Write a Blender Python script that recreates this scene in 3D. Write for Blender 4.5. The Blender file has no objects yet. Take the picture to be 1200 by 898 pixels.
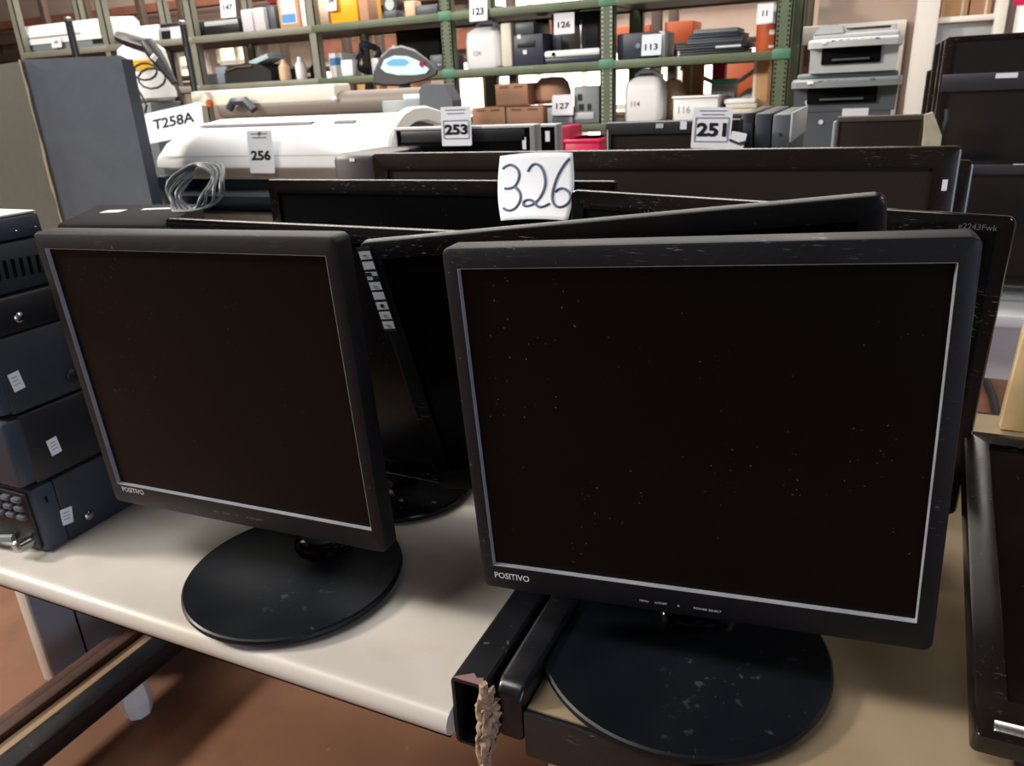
import bpy, bmesh, math, random
import numpy as np
from mathutils import Matrix, Vector
random.seed(7)
sc = bpy.context.scene
COL = sc.collection
PI = math.pi

# ------------------------------------------------------------------ camera
F, CX, CY = 896.0, 600.0, 449.0
CAM = Vector((0, 0, 1.26))
def _n(v): v = np.array(v, float); return v/np.linalg.norm(v)
_Y = _n([1039-CX, CY-78, F]); _X = -_n([-1436-CX, CY-202, F]); _X = _n(_X-_Y*np.dot(_X, _Y))
_Z = np.cross(_X, _Y)
if _Z[1] < 0: _Z = -_Z
CM = np.array([_X, _Y, _Z])                       # world axes seen from the camera (right, up, forward)
R_, U_, F_ = [Vector(CM[:, i].tolist()) for i in range(3)]
cd = bpy.data.cameras.new('camera'); cam = bpy.data.objects.new('camera', cd); COL.objects.link(cam)
mw = Matrix.Identity(4)
for i in range(3):
    mw[i][0] = R_[i]; mw[i][1] = U_[i]; mw[i][2] = -F_[i]; mw[i][3] = CAM[i]
cam.matrix_world = mw
cd.sensor_width = 36; cd.lens = F/1200*36; cd.clip_start = 0.02; cd.clip_end = 60
cd.dof.use_dof = True; cd.dof.focus_distance = 0.62; cd.dof.aperture_fstop = 15
sc.camera = cam
def ray(px, py): return R_*((px-CX)/F) + U_*(-(py-CY)/F) + F_
def at(px, py, Y):                                  # the point of a sight line at depth Y
    r = ray(px, py); return CAM + r*(Y/r.y)
def atz(px, py, z):
    r = ray(px, py); return CAM + r*((z-CAM.z)/r.z)
def on_plane(px, py, T):                            # local x, z on a panel
    n = T.to_3x3() @ Vector((0, 1, 0)); o = T.translation; r = ray(px, py)
    p = CAM + r*((o-CAM).dot(n)/r.dot(n)); l = T.inverted() @ p; return l.x, l.z

# ------------------------------------------------------------------ materials
def lin(h):
    h = h.lstrip('#'); c = [int(h[i:i+2], 16)/255 for i in (0, 2, 4)]
    return tuple((x/12.92 if x <= .04045 else ((x+.055)/1.055)**2.4) for x in c)+(1,)
MATS = {}
def mat(name, col, rough=.5, metal=0, spec=.5, var=0, vscale=6, specks=0, scol='#8a8a86', sscale=180, scratch=0, bump=0, bscale=60, emit=None, estr=1, coat=0, stain=None, stainamt=.5, stscale=2.5, trans=0, rvar=0):
    if name in MATS: return MATS[name]
    m = bpy.data.materials.new(name); m.use_nodes = True; MATS[name] = m
    nt = m.node_tree; b = nt.nodes['Principled BSDF']; L = nt.links.new
    b.inputs['Roughness'].default_value = rough; b.inputs['Metallic'].default_value = metal
    b.inputs['Specular IOR Level'].default_value = spec; b.inputs['Coat Weight'].default_value = coat
    b.inputs['Coat Roughness'].default_value = .06
    b.inputs['Transmission Weight'].default_value = trans
    if emit:
        b.inputs['Emission Color'].default_value = lin(emit); b.inputs['Emission Strength'].default_value = estr
    tc = nt.nodes.new('ShaderNodeTexCoord').outputs['Object']
    def noise(scale, detail=3, vec=None, rgh=.55):
        n = nt.nodes.new('ShaderNodeTexNoise'); n.inputs['Scale'].default_value = scale; n.inputs['Detail'].default_value = detail
        n.inputs['Roughness'].default_value = rgh
        L(vec or tc, n.inputs['Vector']); return n.outputs['Fac']
    def ramp(f, a, c):
        r = nt.nodes.new('ShaderNodeMapRange'); r.inputs[1].default_value = a; r.inputs[2].default_value = c; L(f, r.inputs[0]); return r.outputs[0]
    def mul(a, k):
        x = nt.nodes.new('ShaderNodeMath'); x.operation = 'MULTIPLY'; L(a, x.inputs[0])
        if isinstance(k, float): x.inputs[1].default_value = k
        else: L(k, x.inputs[1])
        return x.outputs[0]
    def mix(f, A, B):
        x = nt.nodes.new('ShaderNodeMix'); x.data_type = 'RGBA'; L(f, x.inputs[0])
        for i, s in ((6, A), (7, B)):
            if isinstance(s, tuple): x.inputs[i].default_value = s
            else: L(s, x.inputs[i])
        return x.outputs[2]
    base = lin(col); cur = base
    if var:
        hi = tuple(min(1, c*(1+var)) for c in base[:3])+(1,); lo = tuple(c*(1-var) for c in base[:3])+(1,)
        cur = mix(ramp(noise(vscale, 5), .3, .7), lo, hi)
    if stain: cur = mix(mul(ramp(noise(stscale, 6, rgh=.65), .5, .72), float(stainamt)), cur, lin(stain))
    if scratch:
        mp = nt.nodes.new('ShaderNodeMapping'); mp.inputs['Scale'].default_value = (90, 90, 900); mp.inputs['Rotation'].default_value = (.3, .9, .4)
        L(tc, mp.inputs['Vector'])
        s = mul(ramp(noise(1, 2, mp.outputs[0]), .64, .72), ramp(noise(14, 4), .5, .64)); cur = mix(mul(s, float(scratch)), cur, lin(scol))
    if specks:
        s = mul(ramp(noise(sscale, 1), .735, .78), ramp(noise(11, 3), .48, .62)); cur = mix(mul(s, float(specks)), cur, lin(scol))
    if isinstance(cur, tuple): b.inputs['Base Color'].default_value = cur
    else: L(cur, b.inputs['Base Color'])
    if rvar:
        r = nt.nodes.new('ShaderNodeMapRange'); L(noise(9, 4), r.inputs[0]); r.inputs[1].default_value = .3; r.inputs[2].default_value = .7
        r.inputs[3].default_value = max(0, rough-rvar); r.inputs[4].default_value = rough+rvar; L(r.outputs[0], b.inputs['Roughness'])
    if bump:
        bn = nt.nodes.new('ShaderNodeBump'); bn.inputs['Strength'].default_value = bump; bn.inputs['Distance'].default_value = .002
        L(noise(bscale, 4), bn.inputs['Height']); L(bn.outputs[0], b.inputs['Normal'])
    return m

# ------------------------------------------------------------------ geometry
class MB:
    def __init__(s, T=None): s.bm = bmesh.new(); s.T = T or Matrix.Identity(4)
    def v(s, p): return s.bm.verts.new(s.T @ Vector(p))
    def f(s, vs):
        try: return s.bm.faces.new(vs)
        except ValueError: return None
    def loops(s, ls, cap0=True, cap1=True, close=True):
        vs = [[s.v(p) for p in l] for l in ls]; n = len(vs[0])
        for a, b in zip(vs, vs[1:]):
            for i in range(n if close else n-1):
                j = (i+1) % n; s.f((a[i], a[j], b[j], b[i]))
        if cap0: s.f(list(reversed(vs[0])))
        if cap1: s.f(vs[-1])
        return s
    def box(s, x0, x1, y0, y1, z0, z1, bev=0, T=None):
        old = s.T
        if T is not None: s.T = s.T @ T
        if bev <= 0:
            s.loops([[(x0, y0, z), (x1, y0, z), (x1, y1, z), (x0, y1, z)] for z in (z0, z1)])
        else:
            b = min(bev, (x1-x0)*.45, (y1-y0)*.45, (z1-z0)*.45)
            ls = []
            for z, k in ((z0, b), (z0+b*.3, b*.3), (z0+b, 0), (z1-b, 0), (z1-b*.3, b*.3), (z1, b)):
                ls.append([(p[0], p[1], z) for p in rr(x0+k, x1-k, y0+k, y1-k, max(b-k*.5, b*.4), 2)])
            s.loops(ls)
        s.T = old; return s
    def rbox(s, x0, x1, z0, z1, y0, y1, r, ins=.002, n=4):     # rounded rectangle in x-z, extruded along y with softened ends
        ls = []
        for y, k in ((y0, ins), (y0+ins, 0), (y1-ins, 0), (y1, ins)):
            ls.append([(p[0], y, p[1]) for p in rr(x0+k, x1-k, z0+k, z1-k, r, n)])
        return s.loops(ls)
    def cyl(s, p0, p1, r0, r1=None, n=16):
        r1 = r0 if r1 is None else r1; return s.tube([p0, p1], [r0, r1], n)
    def tube(s, pts, r, n=8, cap=True):
        pts = [Vector(p) for p in pts]; rs = r if isinstance(r, (list, tuple)) else [r]*len(pts); ls = []
        up = None
        for i, p in enumerate(pts):
            d = (pts[min(i+1, len(pts)-1)]-pts[max(i-1, 0)]).normalized()
            if up is None: up = Vector((0, 0, 1)) if abs(d.z) < .9 else Vector((1, 0, 0))
            a = d.cross(up).normalized(); up = a.cross(d).normalized()
            ls.append([p+a*math.cos(2*PI*k/n)*rs[i]+up*math.sin(2*PI*k/n)*rs[i] for k in range(n)])
        return s.loops(ls, cap, cap)
    def lathe(s, prof, c=(0, 0, 0), sx=1, sy=1, n=64):
        return s.loops([[(c[0]+r*sx*math.cos(2*PI*k/n), c[1]+r*sy*math.sin(2*PI*k/n), c[2]+z) for k in range(n)] for r, z in prof])
    def prism_x(s, prof, x0, x1, ins=.0):                       # (y, z) outline extruded along x
        if ins:
            cy = sum(p[0] for p in prof)/len(prof); cz = sum(p[1] for p in prof)/len(prof)
            sm = [(cy+(p[0]-cy)*(1-ins), cz+(p[1]-cz)*(1-ins)) for p in prof]; d = (x1-x0)*.01
            return s.loops([[(x, p[0], p[1]) for p in q] for x, q in ((x0, sm), (x0+d, prof), (x1-d, prof), (x1, sm))])
        return s.loops([[(x, p[0], p[1]) for p in prof] for x in (x0, x1)])
    def prism_y(s, prof, y0, y1):                               # (x, z) outline extruded along y
        return s.loops([[(p[0], y, p[1]) for p in prof] for y in (y0, y1)])
    def build(s, name, m, parent=None, smooth=True, ang=35):
        bmesh.ops.recalc_face_normals(s.bm, faces=s.bm.faces)
        me = bpy.data.meshes.new(name); s.bm.to_mesh(me); s.bm.free(); me.materials.append(m)
        if smooth:
            me.polygons.foreach_set('use_smooth', [True]*len(me.polygons))
            try: me.set_sharp_from_angle(angle=math.radians(ang))
            except Exception: pass
        o = bpy.data.objects.new(name, me); COL.objects.link(o)
        if parent is not None: o.parent = parent
        return o
def rr(x0, x1, z0, z1, r, n=4):
    r = min(r, (x1-x0)*.49, (z1-z0)*.49); out = []
    for cx, cz, a in ((x1-r, z0+r, -PI/2), (x1-r, z1-r, 0), (x0+r, z1-r, PI/2), (x0+r, z0+r, PI)):
        for k in range(n+1):
            t = a+PI/2*k/n; out.append((cx+r*math.cos(t), cz+r*math.sin(t)))
    return out
def tag(o, label, cat, group=None, kind=None):
    if label: o['label'] = label
    if cat: o['category'] = cat
    if group: o['group'] = group
    if kind: o['kind'] = kind
    return o
def thing(name, label, cat, loc=(0, 0, 0), rz=0, group=None):
    o = bpy.data.objects.new(name, None); COL.objects.link(o); o.location = loc; o.rotation_euler = (0, 0, rz); o.empty_display_size = .05
    return tag(o, label, cat, group)
def struct(o): o['kind'] = 'structure'; return o
def Tr(x, y, z): return Matrix.Translation((x, y, z))
def Rot(a, ax): return Matrix.Rotation(a, 4, ax)
def text(name, s, m, parent, T, h=None, w=None, bold=0, align='C', squeeze=1.0, thick=.0004):
    cu = bpy.data.curves.new('t', 'FONT'); cu.body = s; cu.extrude = 0; cu.offset = bold; cu.resolution_u = 3
    t = bpy.data.objects.new('t', cu); COL.objects.link(t); dg = bpy.context.evaluated_depsgraph_get()
    me = bpy.data.meshes.new_from_object(t.evaluated_get(dg)); bpy.data.objects.remove(t); bpy.data.curves.remove(cu)
    co = np.zeros(len(me.vertices)*3); me.vertices.foreach_get('co', co); co = co.reshape(-1, 3)
    lo, hi = co.min(0), co.max(0); k = h/(hi[1]-lo[1]) if h else w/(hi[0]-lo[0])
    kx = (w/(hi[0]-lo[0])) if (w and h) else k*squeeze
    ox = {'C': (lo[0]+hi[0])/2, 'L': lo[0], 'R': hi[0]}[align]; oz = (lo[1]+hi[1])/2
    for v, c in zip(me.vertices, co): v.co = T @ Vector(((c[0]-ox)*kx, -thick, (c[1]-oz)*k))
    me.materials.clear(); me.materials.append(m); me.name = name
    o = bpy.data.objects.new(name, me); COL.objects.link(o); o.parent = parent; return o

# ------------------------------------------------------------------ palette
m_bezel = mat('matt charcoal plastic', '#0d1016', .47, spec=.26, var=.12, vscale=30, specks=.5, scratch=.45, scol='#80848a', sscale=260, bump=.06, bscale=700, rvar=.08)
m_bezel2 = mat('matt graphite plastic', '#111215', .5, spec=.3, var=.15, vscale=24, specks=.4, scratch=.2, scol='#7c7c78', sscale=260, bump=.06, bscale=700)
m_trim = mat('grey screen lip', '#8a8e96', .35, spec=.5, var=.2, vscale=20)
m_screen = mat('dusty black screen', '#060505', .32, spec=.16, var=.2, vscale=3, specks=.55, scol='#6a625c', sscale=300)
m_gscreen = mat('black glass screen', '#060607', .22, spec=.22, var=.15, vscale=4, specks=.3, scol='#5a5652', sscale=320)
m_gloss = mat('glossy black plastic', '#08080a', .12, spec=.42, specks=.6, scratch=.7, scol='#7f8286', sscale=330, rvar=.06)
m_back = mat('black textured back', '#1a1b1e', .6)
m_base = mat('scuffed black base', '#0d1118', .42, spec=.26, var=.18, vscale=9, scratch=.4, scol='#565a62', rvar=.1, specks=.3, sscale=260)
m_white = mat('white print', '#c4c6c8', .6)
m_dim = mat('grey print', '#6f7278', .6)
m_paper = mat('white paper', '#d9dce4', .8, spec=.2, var=.02, vscale=5)
m_paper2 = mat('bluish paper', '#cfd8e4', .8, spec=.2)
m_ink = mat('black ink', '#17181c', .7, spec=.2)
m_greyink = mat('grey ink', '#8d929c', .7, spec=.2)
m_pen = mat('blue pen ink', '#55637a', .7, spec=.2)
m_case = mat('dark slate casing', '#262c35', .5, spec=.45, var=.08, vscale=18, bump=.1, bscale=900, specks=.25, scol='#6a7078')
m_case2 = mat('black casing', '#16181d', .42, spec=.5, var=.1, vscale=14, specks=.3, scol='#6a7078')
m_casel = mat('blue grey front trim', '#333c49', .4, spec=.5, var=.08, vscale=10)
m_metal = mat('worn chrome', '#b4b6b8', .25, metal=1)
m_hole = mat('dark opening', '#050608', .8, spec=.1)
m_lam = mat('cream laminate', '#c6c1b8', .38, spec=.5, var=.035, vscale=3, stain='#b3a284', stainamt=.4, stscale=6, specks=.25, scol='#8f7f66', sscale=90, rvar=.06)
m_board = mat('beige board', '#9a896f', .5, var=.06, vscale=4, stain='#8b765a', stainamt=.45, stscale=5)
m_black = mat('black painted steel', '#17181c', .3, spec=.55, var=.2, vscale=25, scratch=.7, specks=.6, scol='#807a76', sscale=200, rvar=.1)
m_rust = mat('rusty steel', '#4a2c1e', .7, var=.3, vscale=20, stain='#1d1513', stainamt=.8, stscale=12)
m_fibre = mat('torn fibreboard', '#a38b73', .9, var=.55, vscale=140, bump=.8, bscale=220)
m_pink = mat('bare primer', '#8c6f6e', .7, var=.1)
m_grey = mat('grey panel', '#8c929c', .5, var=.05)
m_floor = mat('reddish concrete', '#7f5840', .8, var=.2, vscale=2.2, stain='#56392b', stainamt=.85, stscale=1.6, bump=.15, bscale=30, specks=.3, scol='#c7a488', sscale=60)
m_green = mat('green painted steel', '#56624b', .5, var=.12, vscale=8, specks=.3, scol='#c4c9b8', sscale=60)
m_greeng = mat('grey green steel', '#77786c', .5, var=.1, vscale=8)
m_clip = mat('bright green clip', '#487a61', .5)
m_dbrown = mat('dark brown steel', '#4a3b30', .6, var=.2, vscale=5)
m_wplast = mat('white plastic', '#eef0f2', .35, spec=.5, var=.02)
m_wplast2 = mat('translucent white plastic', '#e6e9ea', .4, var=.03)
m_beigep = mat('beige plastic', '#d8d2c4', .45)
m_carton = mat('brown cardboard', '#b98d72', .8, var=.08, vscale=6)
m_carton2 = mat('tan cardboard', '#c39a70', .8, var=.1, vscale=6)
m_wood = mat('pale pine', '#d9bd90', .55, var=.12, vscale=12, stain='#8f6d45', stainamt=.5, stscale=14)
m_grp = mat('grey plastic', '#7c8488', .45, var=.05)
m_lgrp = mat('light grey plastic', '#b4b9ba', .4, var=.04)
m_dgrp = mat('dark grey plastic', '#4c525a', .45, var=.05)
m_navy = mat('navy plastic', '#202a3c', .4)
m_taupe = mat('taupe roller cover', '#6e645c', .5, var=.08)
m_rubber = mat('black rubber cable', '#1b1c1f', .5)
m_gcable = mat('grey cable', '#565f66', .45)
m_red = mat('crimson plastic', '#c8174e', .35, var=.06)
m_orange = mat('orange paint', '#b95428', .5, var=.05)
m_yellow = mat('yellow plastic', '#f2b21c', .4)
m_teal = mat('teal plastic', '#3fae92', .45)
m_blue = mat('blue print', '#4f8ccc', .5)
m_skin = mat('peach foam', '#e3bea0', .8)
m_plaster = mat('pink plaster', '#a8968a', .85, var=.05, vscale=1.2, stain='#a97f6e', stainamt=.3)
m_trimw = mat('cream painted trim', '#ddd8d0', .6, var=.03)
m_ceil = mat('brown boarding', '#5a4636', .8, var=.2, vscale=3)
m_dwall = mat('dim plaster', '#6e5f54', .9, var=.1, vscale=1)
m_brick = mat('red brick', '#845340', .85, var=.2, vscale=8)
m_spk_lit = mat('lit grey vinyl', '#5a616c', .6, var=.08, vscale=20, bump=.15, bscale=500)  # one vinyl in two tones: lit face painted lighter and bluer
m_spk_shade = mat('shaded grey vinyl', '#3a3a33', .65, var=.12, vscale=30, bump=.2, bscale=500)  # the same vinyl, darkened to olive for the shaded side
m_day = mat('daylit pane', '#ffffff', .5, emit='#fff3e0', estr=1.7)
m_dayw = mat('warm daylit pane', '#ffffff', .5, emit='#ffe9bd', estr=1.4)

# ================================================================== the setting
def slab(name, x0, x1, y0, y1, z0, z1, m): return struct(MB().box(x0, x1, y0, y1, z0, z1).build(name, m, smooth=False))
slab('floor', -11, 5, -4, 7.6, -.1, 0, m_floor)
slab('ceiling', -11, 5, -4, 7.6, 4.2, 4.3, m_ceil)
slab('wall_front', -11, 5, -4.1, -4, 0, 4.2, m_dwall)
slab('wall_left', -11.1, -11, -4, 7.6, 0, 4.2, m_dwall)
slab('wall_right', 5, 5.1, -4, 7.6, 0, 4.2, m_dwall)
slab('wall_back', -11, 5, 7.5, 7.6, 0, 4.2, m_plaster)
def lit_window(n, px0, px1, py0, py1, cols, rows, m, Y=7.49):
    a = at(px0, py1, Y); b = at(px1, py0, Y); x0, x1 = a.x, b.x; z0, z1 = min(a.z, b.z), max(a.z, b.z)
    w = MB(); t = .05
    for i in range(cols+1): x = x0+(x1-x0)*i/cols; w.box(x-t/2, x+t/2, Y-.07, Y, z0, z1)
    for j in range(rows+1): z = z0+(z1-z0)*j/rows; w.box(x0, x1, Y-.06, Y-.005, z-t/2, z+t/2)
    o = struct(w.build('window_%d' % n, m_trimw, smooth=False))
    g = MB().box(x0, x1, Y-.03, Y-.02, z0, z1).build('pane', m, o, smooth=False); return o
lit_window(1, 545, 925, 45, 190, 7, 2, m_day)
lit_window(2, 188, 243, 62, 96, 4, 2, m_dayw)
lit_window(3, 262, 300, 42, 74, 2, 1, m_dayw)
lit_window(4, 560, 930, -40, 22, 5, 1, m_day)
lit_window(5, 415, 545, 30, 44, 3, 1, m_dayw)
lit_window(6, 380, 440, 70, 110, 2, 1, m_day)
# timber rails along the back wall
for i, (z, m) in enumerate(((2.12, m_ceil), (2.3, m_brick), (1.92, m_dbrown))):
    a = struct(MB().box(-11, -3.4, 7.3, 7.42, z-.05, z+.05, .01).build('trim_%d' % (i+1), m, smooth=False))
struct(MB().box(-5.6, -2.4, 7.35, 7.42, 1.62, 1.8).build('trim_4', m_brick, smooth=False))
# pink partition wall with cream trim beside the racks
p0 = at(930, 60, 4.75); p1 = at(1075, 60, 4.75)
slab('wall_right_partition', -.36, p1.x+.06, 4.75, 4.85, 0, 3.2, m_plaster)
a = at(928, 40, 4.74); b = at(1063, 24, 4.74)
t = MB(); t.box(a.x, b.x, 4.70, 4.745, a.z-.06, a.z+.03, .006); t.box(b.x-.06, b.x, 4.70, 4.745, .6, a.z-.06, .006)
struct(t.build('trim_5', m_trimw))
a = at(1068, 60, 4.5); b = at(1094, 60, 4.5)
struct(MB().box(a.x, b.x, 4.45, 4.56, 0, 3.2, .008).build('trim_6', m_trimw))
# shelf niche right of the post: ledge, uprights, backing
a = at(1097, 22, 4.6); b = at(1163, 22, 4.6); c = at(1210, 22, 4.6)
struct(MB().box(a.x-.02, c.x+1.0, 5.0, 5.1, 0, 3.2).build('wall_back_niche', m_plaster, smooth=False))
t = MB(); t.box(a.x, b.x+.02, 4.5, 4.98, a.z-.025, a.z, .004); t.box(b.x, b.x+.045, 4.48, 4.6, .5, 2.4, .004)
struct(t.build('trim_7', m_trimw))
q = at(1165, 45, 4.58)
struct(MB().box(a.x, q.x, 4.56, 4.60, .7, a.z-.03, .004).build('trim_8', m_lgrp))
q2 = at(1180, 30, 4.55); q3 = at(1215, 30, 4.55)
struct(MB().box(q2.x-.05, q2.x, 4.5, 4.55, .5, 2.2, .01).build('trim_9', m_grp))

# ================================================================== tables
YT = .434
t = thing('display_table', 'cream laminate table with rounded front edge under the smaller-angled round-base monitor', 'table', (-.95, .85, 0))
T0 = Tr(.95, -.85, 0)
prof = [(1.24, .722), (YT+.006, .722)]
for k in range(9):
    a = -PI/2-PI*k/8; prof.append((YT+.014+.014*math.cos(a), .736+.014*math.sin(a)))
prof.append((1.24, .75))
MB(T0).prism_x(prof, -1.66, -.287).build('tabletop', m_lam, t)
tt = thing('steel_tube', 'hollow black steel tube lying between the two tables, its open end chipped', 'tube', (-.2685, .84, .712)); T0t = Tr(.2685, -.84, -.712)
tube = MB(T0t); x0, x1, z0, z1, y0, y1 = -.2855, -.2515, .712, .785, .447, 1.23; th = .003
tube.loops([[(p[0], y, p[1]) for p in rr(x0, x1, z0, z1, .004, 2)] for y in (y1, y0)]+[[(p[0], y, p[1]) for p in rr(x0+th, x1-th, z0+th, z1-th, .002, 2)] for y in (y0, y0+.3)])
tb = tube.build('tube', m_black, tt, smooth=False); keepT0 = T0; T0 = T0t; tb = tt
# bare primer flake at the open end and a torn splinter of fibreboard
MB(T0).loops([[(-.284, .4472, .7853), (-.254, .4472, .7853), (-.258, .456, .7855), (-.263, .4535, .7855), (-.268, .458, .7855)], [(-.284, .4472, .7856), (-.254, .4472, .7856), (-.258, .456, .7858), (-.263, .4535, .7858), (-.268, .458, .7858)]]).build('primer_patch', m_pink, tb, smooth=False)
sp = MB(T0)
for (xo, yo, z_top, ln, wd) in ((-.2505, .4425, .792, .108, .0075), (-.2465, .4445, .788, .088, .006), (-.2545, .4405, .778, .112, .0045), (-.2425, .446, .775, .06, .005), (-.249, .4395, .770, .07, .004)):
    pts = []
    for i in range(19):
        u = i/18; z = z_top-ln*u; w = wd*(.55+.6*math.sin(PI*min(1, u*1.15)))*(1-.55*u)+random.uniform(-.0014, .0014)
        cx = xo-.006*u+random.uniform(-.0016, .0016); y = yo-.003*u+random.uniform(-.0014, .0014)
        pts.append([(cx-w, y+random.uniform(-.001, .001), z+random.uniform(-.003, .003)), (cx-w*.2, y-.003+random.uniform(-.0018, .0018), z+random.uniform(-.002, .002)), (cx+w*.5, y-.002, z), (cx+w, y+.002, z+random.uniform(-.003, .003)), (cx, y+.005, z)])
    sp.loops(pts)
sp.build('torn_fibre_strip', m_fibre, tb, smooth=False); T0 = keepT0
for x in (-1.655, -.36):
    lp = MB(T0).box(x, x+.03, .83, 1.21, 0, .722, .002).build('leg_panel', m_grey, t); MB(T0).box(x-.002, x+.032, .824, .83, 0, .722, .001).build('edge_strip', m_beigep, lp); MB(T0).box(x+.0295, x+.0306, .915, .92, 0, .72).build('seam', m_hole, lp, smooth=False)
MB(T0).box(-1.625, -.36, 1.12, 1.14, .35, .7, .002).build('modesty_panel', m_grey, t)

t2 = thing('steel_framed_table', 'black steel framed table with beige board under the wide round-base monitor', 'table', (.4, .85, 0)); T1 = Tr(-.4, -.85, 0)
MB(T1).box(-.2165, 1.2, .4535, 1.235, .752, .77).build('tabletop', m_board, t2, smooth=False)
fr = MB(T1)
# left rail with the rounded front corner, front rail, rear rail
for y0_, y1_ in ((.451, 1.24),):
    fr.loops([[(p[0], y, p[1]) for p in rr(-.2445, -.2175, .735, .79, .004, 3)] for y in (1.24, .463)]+[[(p[0], .4545, p[1]) for p in rr(-.2435, -.2185, .735, .787, .004, 3)], [(p[0], .4495, p[1]) for p in rr(-.242, -.220, .735, .780, .004, 3)]])
fr.build('side_rail', m_black, t2)
MB(T1).box(-.2175, 1.2, .446, .4525, .722, .7705, .002).build('front_rail', m_black, t2)
MB(T1).box(-.2175, 1.2, .4525, .478, .722, .726, .001).build('front_flange', m_black, t2)
MB(T1).box(-.2175, 1.2, 1.236, 1.243, .722, .7705, .002).build('rear_rail', m_black, t2)
for x, y in ((-.2, 1.19), (1.14, 1.19), (1.14, .5)):
    MB(T1).box(x, x+.04, y, y+.04, 0, .722, .003).build('leg', m_black, t2)

def plain_table(name, label, x0, x1, y0, y1, z, mtop, mleg, panel=None):
    t = thing(name, label, 'table', ((x0+x1)/2, (y0+y1)/2, 0)); T = Tr(-(x0+x1)/2, -(y0+y1)/2, 0)
    MB(T).box(x0, x1, y0, y1, z-.028, z, .006).build('tabletop', mtop, t)
    for x in (x0+.03, x1-.07):
        for y in (y0+.06, y1-.1): MB(T).box(x, x+.04, y, y+.04, 0, z-.028, .003).build('leg', mleg, t)
    if panel: MB(T).box(x0+.07, x1-.07, panel[0], panel[0]+.018, panel[1], panel[2]).build('modesty_panel', mtop, t, smooth=False)
    return t
plain_table('back_table', 'pale table carrying the wide white plotter and grey speaker cabinet', -3.3, -1.16, 1.42, 2.75, .75, m_beigep, m_dgrp)
plain_table('back_table', 'table hidden behind the wide monitors, under the one tagged 253', -1.15, .06, 1.42, 2.1, .75, m_beigep, m_dgrp)
plain_table('white_table', 'white table with modesty panel under the upright black televisions', .075, 1.6, 1.85, 2.62, .755, m_wplast, m_lgrp, (1.97, .57, .70))
plain_table('printer_table', 'plain table under the two stacked multifunction printers', -.42, .35, 2.85, 3.75, .75, m_beigep, m_dgrp)

# low trestle of rails on the floor under the table
t3 = thing('floor_trestle', 'low trestle of black and rusty steel rails lying under the cream table', 'trestle', (-1.41, .9, 0)); T2 = Tr(1.41, -.9, 0)
MB(T2).box(-1.372, -1.318, .2, 1.5, .09, .135, .004).build('black_rail', m_black, t3)
MB(T2).box(-1.42, -1.376, .2, 1.5, .108, .116, .001).build('wood_strip', mat('dusty wood', '#9c8466', .8, var=.2), t3)
MB(T2).box(-1.452, -1.424, .2, 1.5, .09, .13, .003).build('rusty_rail', m_rust, t3)
MB(T2).box(-1.482, -1.456, .2, 1.5, .1, .125, .003).build('dark_rail', m_rust, t3)
for y in (.3, 1.35): MB(T2).box(-1.48, -1.32, y, y+.04, 0, .1, .003).build('cross_foot', m_black, t3)
cup = MB(T2)
cup.loops([[(-1.349+r*math.cos(2*PI*k/8+.2), .832+r*math.sin(2*PI*k/8+.2), z) for k in range(8)] for r, z in ((.018, 0), (.027, .006), (.034, .045), (.03, .09))])
cup.build('plastic_foot', m_wplast2, t3, smooth=False)['label'] = 'white faceted plastic foot'

# ================================================================== flat monitors
def panel(root, T, x0, x1, z0, z1, bez, mb, ms, D=.02, B=.035, r=.006, trim=None, lip=.0028, mback=None, names=('bezel', 'screen', 'back_housing'), backins=.03):
    l, rt, tp, bt = bez
    ix0, ix1, iz0, iz1 = x0+l, x1-rt, z0+bt, z1-tp
    L = lambda k, y: [(p[0], y, p[1]) for p in rr(x0+k, x1-k, z0+k, z1-k, max(r-k, .001), 4)]
    I = lambda k, y: [(p[0], y, p[1]) for p in rr(ix0+k, ix1-k, iz0+k, iz1-k, .0008, 4)]
    e = .0032
    m = MB(T); m.loops([L(0, D), L(0, e), L(e*.3, e*.3), L(e, 0), I(0, 0), I(0, .005)], cap0=True, cap1=False)
    b = m.build(names[0], mb, root)
    if trim:
        MB(T).loops([I(-.0002, -.0001), I(.0002, .0), I(.0007, .0045)], False, False).build('screen_lip', trim, root)
    MB(T).box(ix0, ix1, .0042, .0058, iz0, iz1).build(names[1], ms, root, smooth=False)
    m = MB(T); q = lambda k, y: [(p[0], y, p[1]) for p in rr(x0+k, x1-k, z0+k, z1-k, r, 4)]
    m.loops([q(.006, D-.001), q(.012, D+.004), q(backins, D+B), q(backins+.006, D+B+.002)]); m.build(names[2], mback or m_back, root)
    return b
def pose(x, y, z, a, b, c):
    a, b, c = map(math.radians, (a, b, c)); return Tr(x, y, z) @ Rot(a, 'Z') @ Rot(b, 'X') @ Rot(c, 'Y')
def disc_base(root, m, c, r, h=.013, sx=1, sy=1, name='base'):
    return MB().lathe([(r*.9, 0), (r*.955, .0015), (r*.962, .004), (r*.99, .0055), (r, .008), (r*.995, h-.0015), (r*.98, h), (r*.5, h+.0015), (.02, h+.002)], c, sx, sy, 96).build(name, m, root)

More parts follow.
